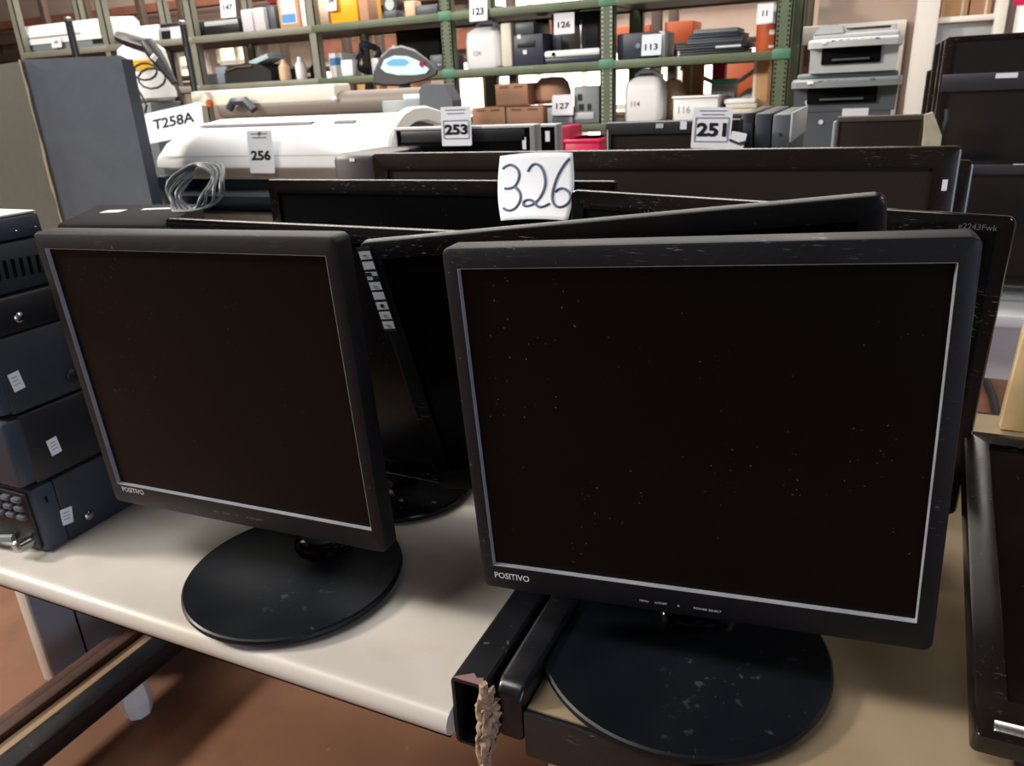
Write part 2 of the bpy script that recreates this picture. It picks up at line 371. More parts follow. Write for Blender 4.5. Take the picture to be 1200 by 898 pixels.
def square_monitor(label, base, T, mb, brand_px, legend_px, mlegend, r=.121, cr=.036):
    root = thing('square_monitor', label, 'monitor', base); Tl = root.matrix_basis.inverted() @ Tr(0, 0, 0)
    Tl = Tr(-base[0], -base[1], -base[2]) @ T
    b = panel(root, Tl, -.1815, .1815, -.160, .1515, (.0125, .0125, .0165, .025), mb, m_screen, D=.021, B=.036, r=.007, trim=m_trim)
    disc_base(root, m_base, (0, 0, 0), r)
    # collar and neck rise behind the panel
    cy = .056
    MB().lathe([(cr, .0135), (cr, .021), (cr-.003, .025), (cr-.006, .027), (.01, .028)], (0, cy, 0), 1, 1, 40).build('collar', m_gloss, root)
    nk = MB(); top = Tl @ Vector((0, .045, -.075))
    nk.tube([(0, cy, .02), (0, cy, .06), (top.x, top.y+.012, top.z-.04), (top.x, top.y, top.z)], [.027, .026, .027, .03], 20); nk.build('neck', m_back, root)
    x, z = on_plane(*brand_px, T)
    text('brand_lettering', 'POSITIVO', m_white, root, Tl @ Tr(x, 0, z), h=.0062, w=.033, bold=.015)
    x, z = on_plane(*legend_px, T)
    for dx, s, w in ((-.034, 'MENU', .0075), (-.020, 'AUTO/SET', .0105), (-.0055, 'o', .0018), (.018, 'POWER SELECT', .022)):
        text('button_legend', s, mlegend, root, Tl @ Tr(x+dx, 0, z), w=w, h=.0019 if s != 'o' else None)
    return root, Tl
TR = pose(-.1091, .5227, 1.0033, 4.04, .63, -2.69)
TL = pose(-.5745, .507, .9975, 1.89, 1.74, -.85)
square_monitor('black square-screen monitor on round foot, standing on the steel framed table', (-.111, .564, .77), TR, m_bezel, (600, 676), (803, 711), m_white, .128, .041)
square_monitor('dusty black square-screen monitor on round foot, standing on the cream laminate table', (-.546, .553, .75), TL, m_bezel2, (156, 575), (283, 605), m_dim)

# glossy monitor leaning forward, with the feature sticker
def wide_stand(root, Tl, w, hb, by, zt, mb=m_gloss, r=.1, sy=.8):
    c = (0, 0, 0); disc_base(root, mb, c, r, .012, 1, sy)
    p = Tl @ Vector((0, .03, hb)); q = Tl @ Vector((0, .035, hb+.1))
    MB().tube([(0, .0, .012), (p.x*.3, p.y*.3, p.z*.6), p, q], [.03, .026, .024, .026], 18).build('neck', mb, root)
def wide_monitor(label, T, w, z0, z1, base, bez, mb=m_gloss, ms=m_gscreen, D=.009, B=.026, r=.008, br=.1, bsy=.8):
    root = thing('wide_monitor', label, 'monitor', base); Tl = Tr(*[-v for v in base]) @ T
    panel(root, Tl, -w/2, w/2, z0, z1, bez, mb, ms, D, B, r)
    wide_stand(root, Tl, w, z0, 0, 0, r=br, sy=bsy); return root, Tl
T3 = pose(-.2088, .6583, 1.0076, 3.62, 11.62, -6.19)
r3, T3l = wide_monitor('glossy black wide monitor leaning forward with a strip of silver feature stickers', T3, .47, -.168, .1433, (-.195, .80, .77), (.021, .02, .019, .028), r=.009, br=.085, mb=mat('dusty scuffed gloss', '#0a0a0c', .34, spec=.28, specks=.8, scratch=.9, scol='#85888c', sscale=300, rvar=.1))
st = None
xa, za = on_plane(428.5, 299, T3); xb, zb = on_plane(446, 381, T3)
st = MB(T3l).box(-.008+xa, xa+.008, -.0006, .0, zb-.008, za+.008).build('feature_sticker', m_ink, r3, smooth=False)
st['label'] = 'dark strip of eight silver icon squares'
m_silv = mat('silver sticker', '#a9adb0', .45, var=.08, vscale=60)
for i in range(8):
    z = za+(zb-za)*i/7; x = xa+(xa*0); s = MB(T3l); s.box(x-.0066, x+.0066, -.0009, -.0005, z-.0042, z+.0042)
    ic = s.build('icon_square', m_silv, st, smooth=False)
    g = MB(T3l)
    if i == 2: g.box(x, x+.0066, -.0012, -.0008, z-.004, z); g.box(x-.0066, x, -.0012, -.0008, z, z+.004)
    elif i == 5: g.loops([[(x+.0024*math.cos(k*PI/4), y, z+.0024*math.sin(k*PI/4)) for k in range(8)] for y in (-.0012, -.0008)])
    elif i in (0, 3, 6, 7): g.box(x-.003, x+.002, -.0011, -.0008, z-.0006, z+.0008); g.box(x-.002, x+.003, -.0011, -.0008, z-.0024, z-.0016)
    else: g.box(x-.006, x+.006, -.0011, -.0008, z-.0039, z-.0034)
    if len(g.bm.verts): g.build('icon', m_dim if i in (0, 3, 6, 7, 1, 4) else m_ink, st, smooth=False)

# wide monitor behind the cream-table monitor (gloss foot shows between the two square monitors)
a = at(195, 258, .757); b = at(560, 269.5, .757)
T4 = Tr(-.60, .757, a.z) @ Rot(math.radians(.5), 'Y') @ Rot(math.radians(-2), 'X')
wide_monitor('low glossy wide monitor directly behind the cream-table square monitor, foot showing beside it', Tr(0, 0, 0) @ T4, .54, -.325, 0, (-.542, .775, .75), (.018, .018, .02, .03), br=.098, bsy=1, r=.007)
# wide monitor behind the steel-table monitor, model code at its corner
T5 = pose(-.1135, .8836-.003, 1.13, -13.4, -1.8, .65)
r5, T5l = wide_monitor('angled glossy wide monitor with a small faint code printed at its upper corner', T5, .485, -.31, 0, (-.10, .93, .77), (.02, .02, .022, .03), r=.008, br=.07)
x, z = on_plane(1146, 266, T5)
text('model_lettering', 'e2243Fwk', mat('faint print', '#45474b', .6), r5, T5l @ Tr(x, 0, z), h=.0052, w=.032)
# wide monitor carrying the handwritten sheet
a = at(312, 210, 1.03); b = at(721, 212.5, 1.03)
T6 = Tr((a.x+b.x)/2, 1.03, (a.z+b.z)/2) @ Rot(math.radians(-1.5), 'X')
wide_monitor('glossy wide monitor bearing the handwritten 326 sheet', T6, b.x-a.x, -.345, 0, ((a.x+b.x)/2, 1.075, .75), (.02, .02, .022, .035), r=.006, br=.09, bsy=.6)
# the largest screen at the back of the group
a = at(435, 180.5, 1.15); b = at(1129, 170, 1.15); zt = (a.z+b.z)/2
T7 = Tr((a.x+b.x)/2, 1.15, zt) @ Rot(math.radians(-1), 'X')
m_tvs = mat('brownish black panel', '#27211e', .3, spec=.5, var=.2, vscale=3, specks=.3, scol='#6a625c', sscale=200)
m_gloss2 = mat('dusty gloss black', '#15110f', .2, spec=.6, specks=.6, scratch=.4, scol='#857d78', sscale=260, rvar=.08)
r7 = thing('television', 'widest dark television standing behind the sheet marked 326', 'television', ((a.x+b.x)/2, 1.19, .77)); T7l = Tr(-(a.x+b.x)/2, -1.19, -.77) @ T7
w = b.x-a.x
panel(r7, T7l, -w/2, w/2, -.38, 0, (.03, .03, .027, .04), m_gloss2, m_tvs, .012, .03, .006)
MB().box(-.05, .05, -.006, .02, .0, .16, .004).build('neck', m_gloss, r7); MB().box(-.13, .13, -.035, .04, 0, .012, .004).build('base', m_gloss, r7)
x, z = on_plane(1107, 217, T7)
MB(T7l).box(x-.003, x+.003, -.0006, .0, z-.007, z+.007).build('sticker', m_paper, r7, smooth=False)

# narrow edge of one more monitor behind it
a = at(1143, 188, 1.30); T8 = Tr(a.x-.2, 1.30, a.z)
r8, _ = wide_monitor('black monitor mostly hidden behind the widest television, one edge showing', T8, .40, -.3, 0, (a.x-.2, 1.47, .755 if False else .75), (.018, .018, .02, .03), r=.01, br=.08, bsy=.5) if False else (None, None)
r8 = thing('wide_monitor', 'black monitor mostly hidden behind the widest television, only one edge showing', 'monitor', (a.x-.2, 1.22, .77)); T8 = Tr(a.x-.2, 1.215, at(1143, 188, 1.215).z); T8 = Tr(at(1143, 188, 1.215).x-.2, 1.215, at(1143, 188, 1.215).z)
r8.location = (T8.translation.x, 1.215, .77)
T8l = Tr(0, 0, T8.translation.z-.77)
panel(r8, T8l, -.2, .2, -.30, 0, (.018, .018, .02, .03), m_gloss2, m_gscreen, .012, .008, .009)
MB().box(-.04, .04, .004, .016, .0, .12, .003).build('neck', m_gloss, r8); MB().box(-.1, .1, -.012, .024, 0, .01, .004).build('base', m_gloss, r8)

# ---- handwritten sheet 326 (curved paper, pen strokes follow its curve)
A = at(586, 183, 1.035); Bq = at(671, 179, 1.035); Cq = at(665.5, 258.5, .955); Dq = at(587, 258.5, .955)
sh = thing('paper_sheet', 'white paper sheet with 326 handwritten in blue pen', 'paper', tuple((A+Bq+Cq+Dq)/4)); o = Vector(sh.location)
def sheet(u, v, off=0):
    p = (A*(1-u)+Bq*u)*(1-v)+(Dq*(1-u)+Cq*u)*v
    bulge = math.sin(PI*v)*(1-2*u)*-.0065*(1 if u < .5 else .55); nrm = Vector((0, -.72, .69))
    p = p+Vector((bulge, 0, 0))+nrm*(.004*math.sin(PI*u)-.006*math.sin(PI*v)+off)
    return p-o
g = MB(); N = 14
for off in (0,):
    vs = [[g.v(sheet(i/N, j/N)) for i in range(N+1)] for j in range(N+1)]
    for j in range(N):
        for i in range(N): g.f((vs[j][i], vs[j][i+1], vs[j+1][i+1], vs[j+1][i]))
ob = g.build('sheet', m_paper, sh); md = ob.modifiers.new('thickness', 'SOLIDIFY'); md.thickness = .0004; md.offset = 1
def uv(px, py):                                     # sheet coordinates from the enlarged view
    v = (py-110)/(805-110); xl = 235+(-50)*math.sin(PI*min(max(v, 0), 1)); xr = 1015+(995-1015)*v-40*math.sin(PI*min(max(v, 0), 1)); return (px-xl)/(xr-xl), v
strokes = [[(250, 245), (285, 222), (330, 210), (375, 222), (410, 258), (425, 305), (415, 360), (390, 410), (365, 440), (310, 458), (262, 450)],
           [(365, 440), (400, 470), (428, 520), (436, 580), (420, 640), (385, 690), (335, 706), (285, 690), (258, 670)],
           [(515, 295), (540, 255), (580, 225), (625, 222), (660, 250), (680, 310), (684, 390), (672, 470), (645, 550), (605, 620), (560, 655), (515, 665), (475, 650), (468, 620), (490, 595), (535, 590), (570, 605), (600, 640), (650, 678), (700, 668), (748, 632)],
           [(968, 168), (920, 205), (860, 270), (810, 340), (775, 420), (756, 500), (760, 570), (785, 630), (830, 665), (875, 668), (920, 640), (945, 590), (942, 535), (915, 490), (865, 462), (815, 470), (780, 505)]]
def smooth_pts(p, it=2):
    for _ in range(it):
        q = [p[0]]
        for a, b in zip(p, p[1:]): q += [(a[0]*.75+b[0]*.25, a[1]*.75+b[1]*.25), (a[0]*.25+b[0]*.75, a[1]*.25+b[1]*.75)]
        p = q+[p[-1]]
    return p
pen = MB()
for s in strokes:
    pen.tube([sheet(*uv(*q), off=.0003) for q in smooth_pts(s)], .0020, 6)
pen.build('handwritten_number', m_pen, sh)

# ================================================================== case stack at the side of the cream table
XS = -.87
def case(name, label, z0, z1, y0, y1, m, dx=0, w=.43, bev=.004, front=None, cat='computer case', grp='equipment stack on the cream table'):
    x1 = XS+dx; t = thing(name, label, cat, (x1-w/2, (y0+y1)/2, z0), 0, grp); T = Tr(-(x1-w/2), -(y0+y1)/2, -z0)
    MB(T).box(x1-w, x1, y0+(front or 0), y1, z0, z1, bev).build('body', m, t)
    return t, T, x1
def sticker(t, T, x1, px, py, w, h, tilt=0, lines=True):
    r = ray(px, py); p = CAM+r*((x1-CAM.x)/r.x)
    q = T @ Tr(p.x+.0004, p.y, p.z) @ Rot(tilt, 'X')
    o = MB(q).box(-.0003, .0003, -w/2, w/2, -h/2, h/2).build('sticker', m_paper, t, smooth=False); o['label'] = 'small white sticker'
    if lines:
        g = MB(q)
        for k in range(3): g.box(.0003, .0005, -w*.3, w*.25, h*(.22-.2*k), h*(.27-.2*k))
        g.build('printed_line', m_greyink, o, smooth=False)
def screwhead(t, T, x1, px, py, r=.006, m=None):
    q = ray(px, py); p = CAM+q*((x1-CAM.x)/q.x)
    MB(T).tube([(p.x-.002, p.y, p.z), (p.x+.002, p.y, p.z), (p.x+.004, p.y, p.z)], [r, r, r*.5], 14).build('screw', m or m_metal, t)
# bottom: receiver with a knob and button grille on its front
t, T, x1 = case('audio_receiver', 'lowest slate receiver of the stack, knobs and buttons on its front', .75, .838, .482, .90, m_case, 0, front=.03, cat='audio receiver')
MB(T).box(x1-.43, x1+.001, .484, .512, .752, .838, .004).build('front_panel', m_casel, t)
MB(T).box(x1-.425, x1-.008, .4795, .485, .757, .833, .002).build('control_face', m_case2, t)
for i in range(7):
    for j in range(3):
        MB(T).box(x1-.028-i*.02, x1-.014-i*.02, .474, .481, .822-j*.012, .828-j*.012, .0015).build('button', m_dgrp, t)
MB(T).tube([(x1-.022, .481, .768), (x1-.022, .462, .768), (x1-.022, .459, .768)], [.009, .0085, .006], 18).build('knob', m_metal, t)
MB(T).tube([(x1-.05, .476, .766), (x1-.075, .466, .766), (x1-.12, .466, .766), (x1-.145, .476, .766)], .005, 8).build('handle', m_grp, t)
MB(T).box(x1+.0008, x1+.0016, .497, .4995, .815, .823).build('slot', m_hole, t, smooth=False)
sticker(t, T, x1, 78, 605, .0155, .021, -.15); screwhead(t, T, x1, 104, 604)
t, T, x1 = case('computer_case', 'dark case with a white sticker, directly above the lowest receiver', .841, .93, .474, .90, m_case2, 0, front=.02)
MB(T).box(x1-.43, x1+.001, .474, .496, .845, .928, .004).build('front_panel', m_casel, t); sticker(t, T, x1, 63, 523, .0135, .021, .1)
t, T, x1 = case('computer_case', 'slate case with a white sticker, third from the bottom of the stack', .932, 1.022, .478, .90, m_case, 0, front=.012)
MB(T).box(x1-.43, x1+.001, .478, .491, .936, 1.018, .003).build('front_panel', m_casel, t); sticker(t, T, x1, 19, 447, .0135, .022, .12); screwhead(t, T, x1, 84, 440, .008, m_case2)
t, T, x1 = case('computer_case', 'thin black case with one round screw, fourth from the bottom of the stack', 1.0235, 1.066, .47, .60, m_case2, .002); screwhead(t, T, x1, 22, 372, .006)
t, T, x1 = case('computer_case', 'slate case with upright vent slots, second from the top of the stack', 1.0675, 1.123, .47, .60, m_case, -.001)
for i in range(7):
    r = ray(1.5+9.5*i-4, 318-1.8*i); p = CAM+r*((x1-CAM.x)/r.x)
    MB(T @ Tr(p.x, p.y, p.z) @ Rot(-.05, 'X')).box(-.0005, .0009, -.002, .002, -.0105, .0105, .0004).build('vent_slot', m_hole, t, smooth=False)
t, T, x1 = case('metal_box', 'top box of the stack, pale lid and dented slate side', 1.1245, 1.150, .44, .585, m_casel, 0, cat='box'); screwhead(t, T, x1, 18, 271, .0022)
MB(T).box(x1-.428, x1-.002, .442, .583, 1.150, 1.1525, .001).build('lid', m_beigep, t); screwhead(t, T, x1, 40, 266, .0018)
# desktop tower behind the cream-table monitor
ca = [Vector((-1.445, 1.0)), Vector((-1.19, 1.03)), Vector((-1.335, 1.27)), Vector((-1.61, 1.225))]
ctr = sum(ca, Vector((0, 0)))/4
t = thing('computer_case', 'black desktop case with two white stickers on top, in front of the speaker cabinet', 'computer case', (ctr.x, ctr.y, .75))
ca = [c-ctr for c in ca]
def shrink(k): return [c*(1-k) for c in ca]
MB().loops([[(c.x, c.y, z) for c in shrink(k)] for z, k in ((0, .02), (.003, 0), (.285, 0), (.297, .02), (.30, .06))]).build('body', mat('plum black case', '#141318', .7, spec=.08, var=.1), t)
for px, py, w, h, a in ((133, 248, .022, .016, .3), (185, 245, .034, .008, .35)):
    p = atz(px, py, 1.05); MB(Tr(p.x-ctr.x, p.y-ctr.y, .30) @ Rot(a, 'Z')).box(-w, w, -h, h, .0002, .001).build('sticker', m_paper, t, smooth=False)['label'] = 'white sticker'
# grey cable coil lying on it
c0 = atz(232, 246, 1.055); t = thing('cable_coil', 'coil of grey cable lying on the black desktop case', 'cable', (c0.x+.025, c0.y-.02, 1.051))
g = MB(); pts = []
for k in range(150):
    a = k/150*2*PI*5.5; u = k/150; w_ = .052+.011*math.sin(k*.19)
    pts.append((w_*math.cos(a)+.012*(u-.5), -.012+.024*u+.03*math.sin(a)+.008*math.sin(k*.9), .047+(.042+.005*math.sin(k*.23))*math.sin(a)))
g.tube(pts, .0032, 6); g.build('coil', m_gcable, t)
MB().tube([(.06, 0, .03), (.12, -.02, .012), (.16, .03, .006), (.155, .09, .006)], .003, 6).build('loose_end', m_gcable, t) if False else None

# ================================================================== big speaker cabinet
e0 = at(25, 70, 1.62); yaw = math.radians(31)
dR = Vector((math.cos(yaw), math.sin(yaw), 0)); dL = Vector((-math.sin(yaw), math.cos(yaw), 0)) * -1
dL = Vector((-math.cos(yaw+PI/2-.15), -math.sin(yaw+PI/2-.15), 0))
t = thing('speaker_cabinet', 'tall grey vinyl speaker cabinet with chipped corner rising over the case stack', 'speaker', (e0.x, e0.y, .75)); H = e0.z-.75
# right-hand face width solved from the picture
r = ray(150, 68); k = None
best = min((abs(((e0+dR*s)-CAM).normalized().dot(r.normalized())-1), s) for s in [i*.005 for i in range(20, 160)]); W = best[1]*.93
Dp = .42
dB = Vector((-math.sin(yaw), math.cos(yaw), 0))
q = [Vector((0, 0, 0)), dR*W, dR*W+Vector((-.70, .71, 0))*.3, Vector((-.3, .36, 0))]
lf = dL*.0
b = MB(); k_ = .014
b.loops([[Vector((v.x, v.y, z)) for v in q] for z in (0, H)]); b.build('cabinet', m_spk_lit, t, smooth=False)
fr_ = MB(); n_ = -dR
MB().loops([[Vector((v.x, v.y, z))+off for v in (q[1]+dB*0, q[1]+dB*.05+dR*.016, q[1]+dB*.075-dR*.01, q[1]+dB*.06-dR*.04)] for z, off in ((0, Vector((0, 0, 0))), (H-.01, Vector((0, 0, 0))))]).build('grille_edge', m_navy, t, smooth=False)
# cabinet side with its shade painted olive, splayed towards the viewer's left
ls = Vector((-.97, .22, 0))*.75
MB().loops([[Vector((v.x, v.y, z)) for v in (Vector((0, -.004, 0)), Vector((.006, .0, 0)), ls+Vector((.006, .02, 0)), ls)] for z in (0, H-.005)]).build('side_board', m_spk_shade, t, smooth=False)
g = MB(); pts = [(0, -.006, H*(1-i/16.)) for i in range(17)]
g.tube([(p[0]+random.uniform(-.002, .002), p[1], p[2]) for p in pts], [random.uniform(.001, .005) for _ in pts], 5); g.build('chipped_corner', mat('bare board edge', '#b8a896', .9), t)

# ================================================================== reclined television and plank
Pf = Vector((.112, .517, .805)); Pb = Vector((.112, .831, .912)); L_ = (Pb-Pf).length; inc = math.atan2(Pb.z-Pf.z, Pb.y-Pf.y)
t = thing('television', 'glossy television lying face up and tilted on the steel framed table', 'television', (.40, .66, .77)); wtv = .58
Tt = Tr(.112+wtv/2-.40, Pf.y-.66, Pf.z-.77) @ Rot(inc-PI/2, 'X')
m_mirror = mat('mirror black screen', '#120f0f', .06, spec=.7, specks=.3, scol='#6a625c')
panel(t, Tt, -wtv/2, wtv/2, 0, L_, (.022, .022, .018, .034), m_gloss2, m_mirror, .022, .02, .005, backins=.05, trim=m_gloss)
MB(Tt).box(-wtv/2+.012, wtv/2-.012, -.0025, .0005, .006, .015, .001).build('silver_strip', m_metal, t)
MB(Tt).box(-wtv/2+.03, wtv/2-.03, .02, .042, .0, .05, .008).build('speaker_bar', m_back, t)
for x in (-.15, .15):
    MB().box(x-.02, x+.02, .1, .13, .0, .092, .003).build('support_foot', m_back, t)
MB().box(-.24, .24, -.125, -.08, 0, .012, .003).build('front_foot', m_back, t)
pb = at(1186, 505, 1.17)
t = thing('wooden_plank', 'pale wooden plank standing upright behind the tilted television', 'plank', (pb.x, 1.19, .77))
MB(Rot(math.radians(2.2), 'Y')).box(-.014, .026, -.012, .012, 0.0015, .45, .002).build('plank', m_wood, t)
tag(MB().tube([atz(x_, y_, .016) for x_, y_ in ((1136, 430), (1146, 436), (1156, 448), (1163, 464), (1167, 482), (1168, 500))], .016, 10).build('hose', m_rubber), 'black hose curving across the floor beneath the white table', 'hose')

# ================================================================== lot tags
def lot_tag(label, px0, px1, py0, py1, Y, num, nh, cy=.5, tilt=0, lean=-.12, border=False, heading=0, logo=False, m=None, bold=.026, curl=0, name='lot_tag', nw=None):
    a = at(px0, (py0+py1)/2, Y); b = at(px1, (py0+py1)/2, Y); c = at((px0+px1)/2, py0, Y); d = at((px0+px1)/2, py1, Y)
    w = b.x-a.x; h = c.z-d.z; ctr = (a+b+c+d)/4
    t = thing(name, label, 'tag', (ctr.x, Y, ctr.z), 0, 'numbered paper lot tags'); T = Rot(lean, 'X') @ Rot(tilt, 'Y')
    g = MB(T); n = 8; ls = []
    for y in (0, .0008):
        ls.append([(p[0], y+curl*(p[1]/h)**2, p[1]) for p in rr(-w/2, w/2, -h/2, h/2, w*.04, 3)])
    g.loops(ls); g.build('paper', m or m_paper, t, smooth=False)
    zc = h*(.5-cy)
    if num: text('printed_number', num, m_ink, t, T @ Tr(0, 0, zc), h=h*nh, bold=bold, thick=.0009, w=nw*w if nw else None)
    if border:
        g = MB(T); bw = w*.014; zz0, zz1 = zc-h*nh*.85, zc+h*nh*.85
        for z in (zz0, zz1): g.box(-w*.42, w*.42, -.001, -.0006, z-bw, z+bw)
        for x in (-w*.42, w*.42): g.box(x-bw, x+bw, -.001, -.0006, zz0, zz1)
        g.build('printed_border', m_greyink, t, smooth=False)
    if heading:
        g = MB(T)
        for i in range(heading):
            z = h*(.42-.09*i); g.box(-w*(.34-.06*i), w*(.34-.05*i), -.001, -.0006, z-h*.012, z+h*.012)
        if logo:
            g.loops([[(x*w, y, z*h) for x, z in ((-.06, .40), (.02, .36), (.10, .46), (.05, .455), (.0, .475), (-.03, .44))] for y in (-.0011, -.0006)])
        g.build('printed_heading', m_greyink if not logo else m_dgrp, t, smooth=False)
    return t

# ================================================================== monitors and cases behind
def back_monitor(label, px0, px1, pyt, Y, z0, mb, ms, bez, D=.03, B=.03, group=None, rz=0, base_z=.75, name='monitor', cat='monitor', h=None):
    a = at(px0, pyt, Y); b = at(px1, pyt, Y); w = b.x-a.x; zt = a.z
    t = thing(name, label, cat, ((a.x+b.x)/2, Y+.03, base_z), 0, group); T = Tr(0, -.03, zt-base_z)
    panel(t, T, -w/2, w/2, -(zt-z0), 0, bez, mb, ms, D, B, .004)
    MB().box(-.03, .03, .012, .03, .008, z0-base_z+.06, .004).build('neck', m_back, t)
    MB().lathe([(.085, 0), (.088, .004), (.085, .009), (.03, .011)], (0, .02, 0), 1, .75, 36).build('base', m_back, t); return t, T
m_silver = mat('silver bezel', '#9ea2a6', .4, metal=.3)
t, T = back_monitor('monitor with silver surround tagged 253', 461, 627, 150, 1.50, .86, m_silver, m_gscreen, (.006, .012, .006, .03))
tag(t, 'monitor with thin silver surround bearing tag 253', 'monitor')
MB(T).box(-.152, .145, .001, .0036, -.032, -.008, .001).build('speaker_bar', m_case2, t)
x, z = on_plane(614, 168, Tr(*t.location) @ T); MB(T).box(x-.004, x+.004, .001, .003, z-.012, z+.012).build('sticker', m_paper, t, smooth=False)
t, T = back_monitor('x', 545, 653, 148, 1.64, .86, m_silver, m_gscreen, (.006, .006, .006, .03)); tag(t, 'silver-edged monitor half hidden behind the one tagged 253', 'monitor')
x, z = on_plane(641.5, 157, Tr(*t.location) @ T); MB(T).box(x-.005, x+.005, .0, .003, z-.016, z+.006).build('sticker', m_paper, t, smooth=False)
lot_tag('white lot tag reading 253 on the silver-edged monitor', 517, 552, 125, 171, 1.49, '253', .27, .58, nw=.77, bold=.045, border=True, heading=2, lean=-.05)
t, T = back_monitor('x', 709, 868, 144, 1.50, .86, m_case2, m_tvs, (.012, .012, .022, .04)); tag(t, 'black monitor bearing tag 251, small emblem on its upper bezel', 'monitor')
x, z = on_plane(773, 147.5, Tr(*t.location) @ T); lg = MB(T).lathe([(.0035, 0), (.0035, .001)], (0, 0, 0)) if False else MB(T).box(x-.007, x+.007, -.001, .0, z-.004, z+.004).build('emblem', m_lgrp, t, smooth=False)
x, z = on_plane(801, 147, Tr(*t.location) @ T); MB(T).box(x-.006, x+.006, -.001, .0, z-.007, z+.007).build('sticker', m_paper, t, smooth=False)
x, z = on_plane(712, 168, Tr(*t.location) @ T); MB(T).box(x-.0012, x+.0012, -.0005, .001, z-.08, z+.025).build('edge_strip', m_lgrp, t, smooth=False)
lot_tag('white lot tag reading 251 on the black monitor', 811, 857, 126, 174, 1.485, '251', .34, .54, nw=.76, bold=.04, border=True, heading=2, tilt=.03, lean=-.08)
lg = lot_tag('small white tag crossed by a black cord, beside tag 251', 855, 873, 155, 176, 1.48, None, .05, .5, tilt=.2); MB(Rot(.2, 'Y')).tube([(-.014, -.002, .0), (.004, -.003, -.003), (.016, -.002, .003)], .0022, 6).build('cord', m_rubber, lg) 
def hw_case(label, px0, px1, pyt, Y, D, m, name='computer_case', cat='computer case', base=.75, screws=0):
    a = at(px0, pyt, Y); b = at(px1, pyt, Y); w = b.x-a.x; h = a.z-base
    t = thing(name, label, cat, ((a.x+b.x)/2, Y+D/2, base)); MB().box(-w/2, w/2, -D/2, D/2, 0, h, .004).build('body', m, t); return t, w, h, D
t, w, h, D = hw_case('black drive-bay computer case beside tag 251', 869, 884, 132, 1.56, .3, m_case2)
MB().box(-w*.42, w*.42, -D/2-.003, -D/2, h-.05, h-.02, .001).build('drive_door', m_case, t); MB().box(-w*.42, w*.42, -D/2-.003, -D/2, h-.09, h-.06, .001).build('drive_door', m_case, t)
t, w, h, D = hw_case('plain dark grey computer case between the drive-bay case and the screwed one', 885, 905, 133, 1.56, .3, m_case)
t, w, h, D = hw_case('grey computer case with two screws and a pale edge', 906, 928, 134, 1.56, .3, m_dgrp)
for k in (.035, .06): MB().tube([(-w*.05, -D/2+.001, h-k), (-w*.05, -D/2-.002, h-k)], .0025, 10).build('screw', m_metal, t)
MB().box(w/2-.001, w/2+.003, -D/2-.002, D/2, h-.05, h+.002, .001).build('pale_edge', m_lgrp, t)
t, w, h, D = hw_case('dark rounded equipment box with a white sticker, between plotter and widest television', 388, 432, 179, 1.24, .16, m_case2, 'equipment_box', 'box', base=.75) if False else (None, 0, 0, 0)
a = at(388, 181, 1.30); b = at(437, 181, 1.30); w = b.x-a.x; h = a.z-.75
t = thing('equipment_box', 'dark rounded equipment box with a white sticker, between plotter and widest television', 'box', ((a.x+b.x)/2, 1.40, .75))
m_plum = mat('plum black plastic', '#2b2730', .4, var=.1)
MB().box(-w/2, w/2, -.1, .1, 0, h, .012).build('body', m_plum, t)
MB().box(-.006, .006, -.1012, -.0995, h-.014, h-.008).build('sticker', m_paper, t, smooth=False); MB().box(w/2-.004, w/2+.0005, -.095, -.09, .02, h-.015).build('seam', m_dgrp, t, smooth=False)
# brown-screened monitor in front of the printers
t, T = back_monitor('x', 981, 1085, 138, 2.45, .88, m_dbrown, m_tvs, (.01, .012, .012, .03), base_z=.75) if False else (None, None)
a = at(981, 137, 2.2); b = at(1084, 137, 2.2); w = b.x-a.x
a2 = (a.x+b.x)/2
t = thing('monitor', 'small brown-screened monitor standing in front of the stacked printers', 'monitor', (a2, 2.23, .755))
panel(t, Tr(0, -.03, a.z-.755), -w/2, w/2, -.3, 0, (.006, .006, .012, .02), mat('dusty brown plastic', '#3a3029', .5, specks=.4, scol='#a39a86'), m_tvs, .03, .04, .004)
MB().box(-w/2-.008, -w/2, -.025, .03, a.z-.755-.3, a.z-.755-.012, .002).build('side_strip', m_grp, t)
MB().box(-.03, .03, -.01, .03, 0, .16, .004).build('neck', m_back, t); MB().box(-.08, .08, -.06, .08, 0, .01, .003).build('base', m_back, t)

# ================================================================== televisions on the white table
def tv(label, x0, x1, z0, z1, Y, band, m, lean=-2, strip=None, D=.03):
    t = thing('television', label, 'television', ((x0+x1)/2, Y, .755), 0, 'televisions on the white table'); T = Tr(0, 0, z0-.755) @ Rot(math.radians(lean), 'X'); w = x1-x0
    panel(t, T, -w/2, w/2, 0, z1-z0, (.018, .018, band[0], band[1]), m_gloss2, m, D, .03, .006)
    for x in (.02, w*.36): MB().box(x-.04, x+.04, -.02, .07, 0, z0-.755+.03, .004).build('foot', m_back, t)
    return t, T
m_film = mat('black film wrapped screen', '#1d1b1d', .2, spec=.6, bump=.7, bscale=5)
m_bandp = mat('slate bezel band', '#2b2a33', .35, var=.06)
t, T = tv('tall black television wrapped in film with a white label on its middle band', .112, 1.02, .80, 1.315, 2.06, (.01, .02), m_film)
l = (Tr(*t.location) @ T)
xa, za = on_plane(1160, 85, l); xb, zb = on_plane(1160, 106, l); W2 = (1.02-.112)/2
MB(T).box(-W2+.004, W2-.004, -.004, .004, zb, za, .002).build('lower_band', m_bandp, t)
xa, za = on_plane(1166, 92, l); xb, zb = on_plane(1193, 85, l); MB(T).box(xa, xb, -.0055, -.0038, za, zb, .0).build('label_plate', m_paper, t, smooth=False)
a = at(1140, 190, 1.93)
t, T = tv('low black television foremost on the white table, slate band and white label along its top', .17, .95, .80, a.z, 1.93, (.03, .02), m_film)
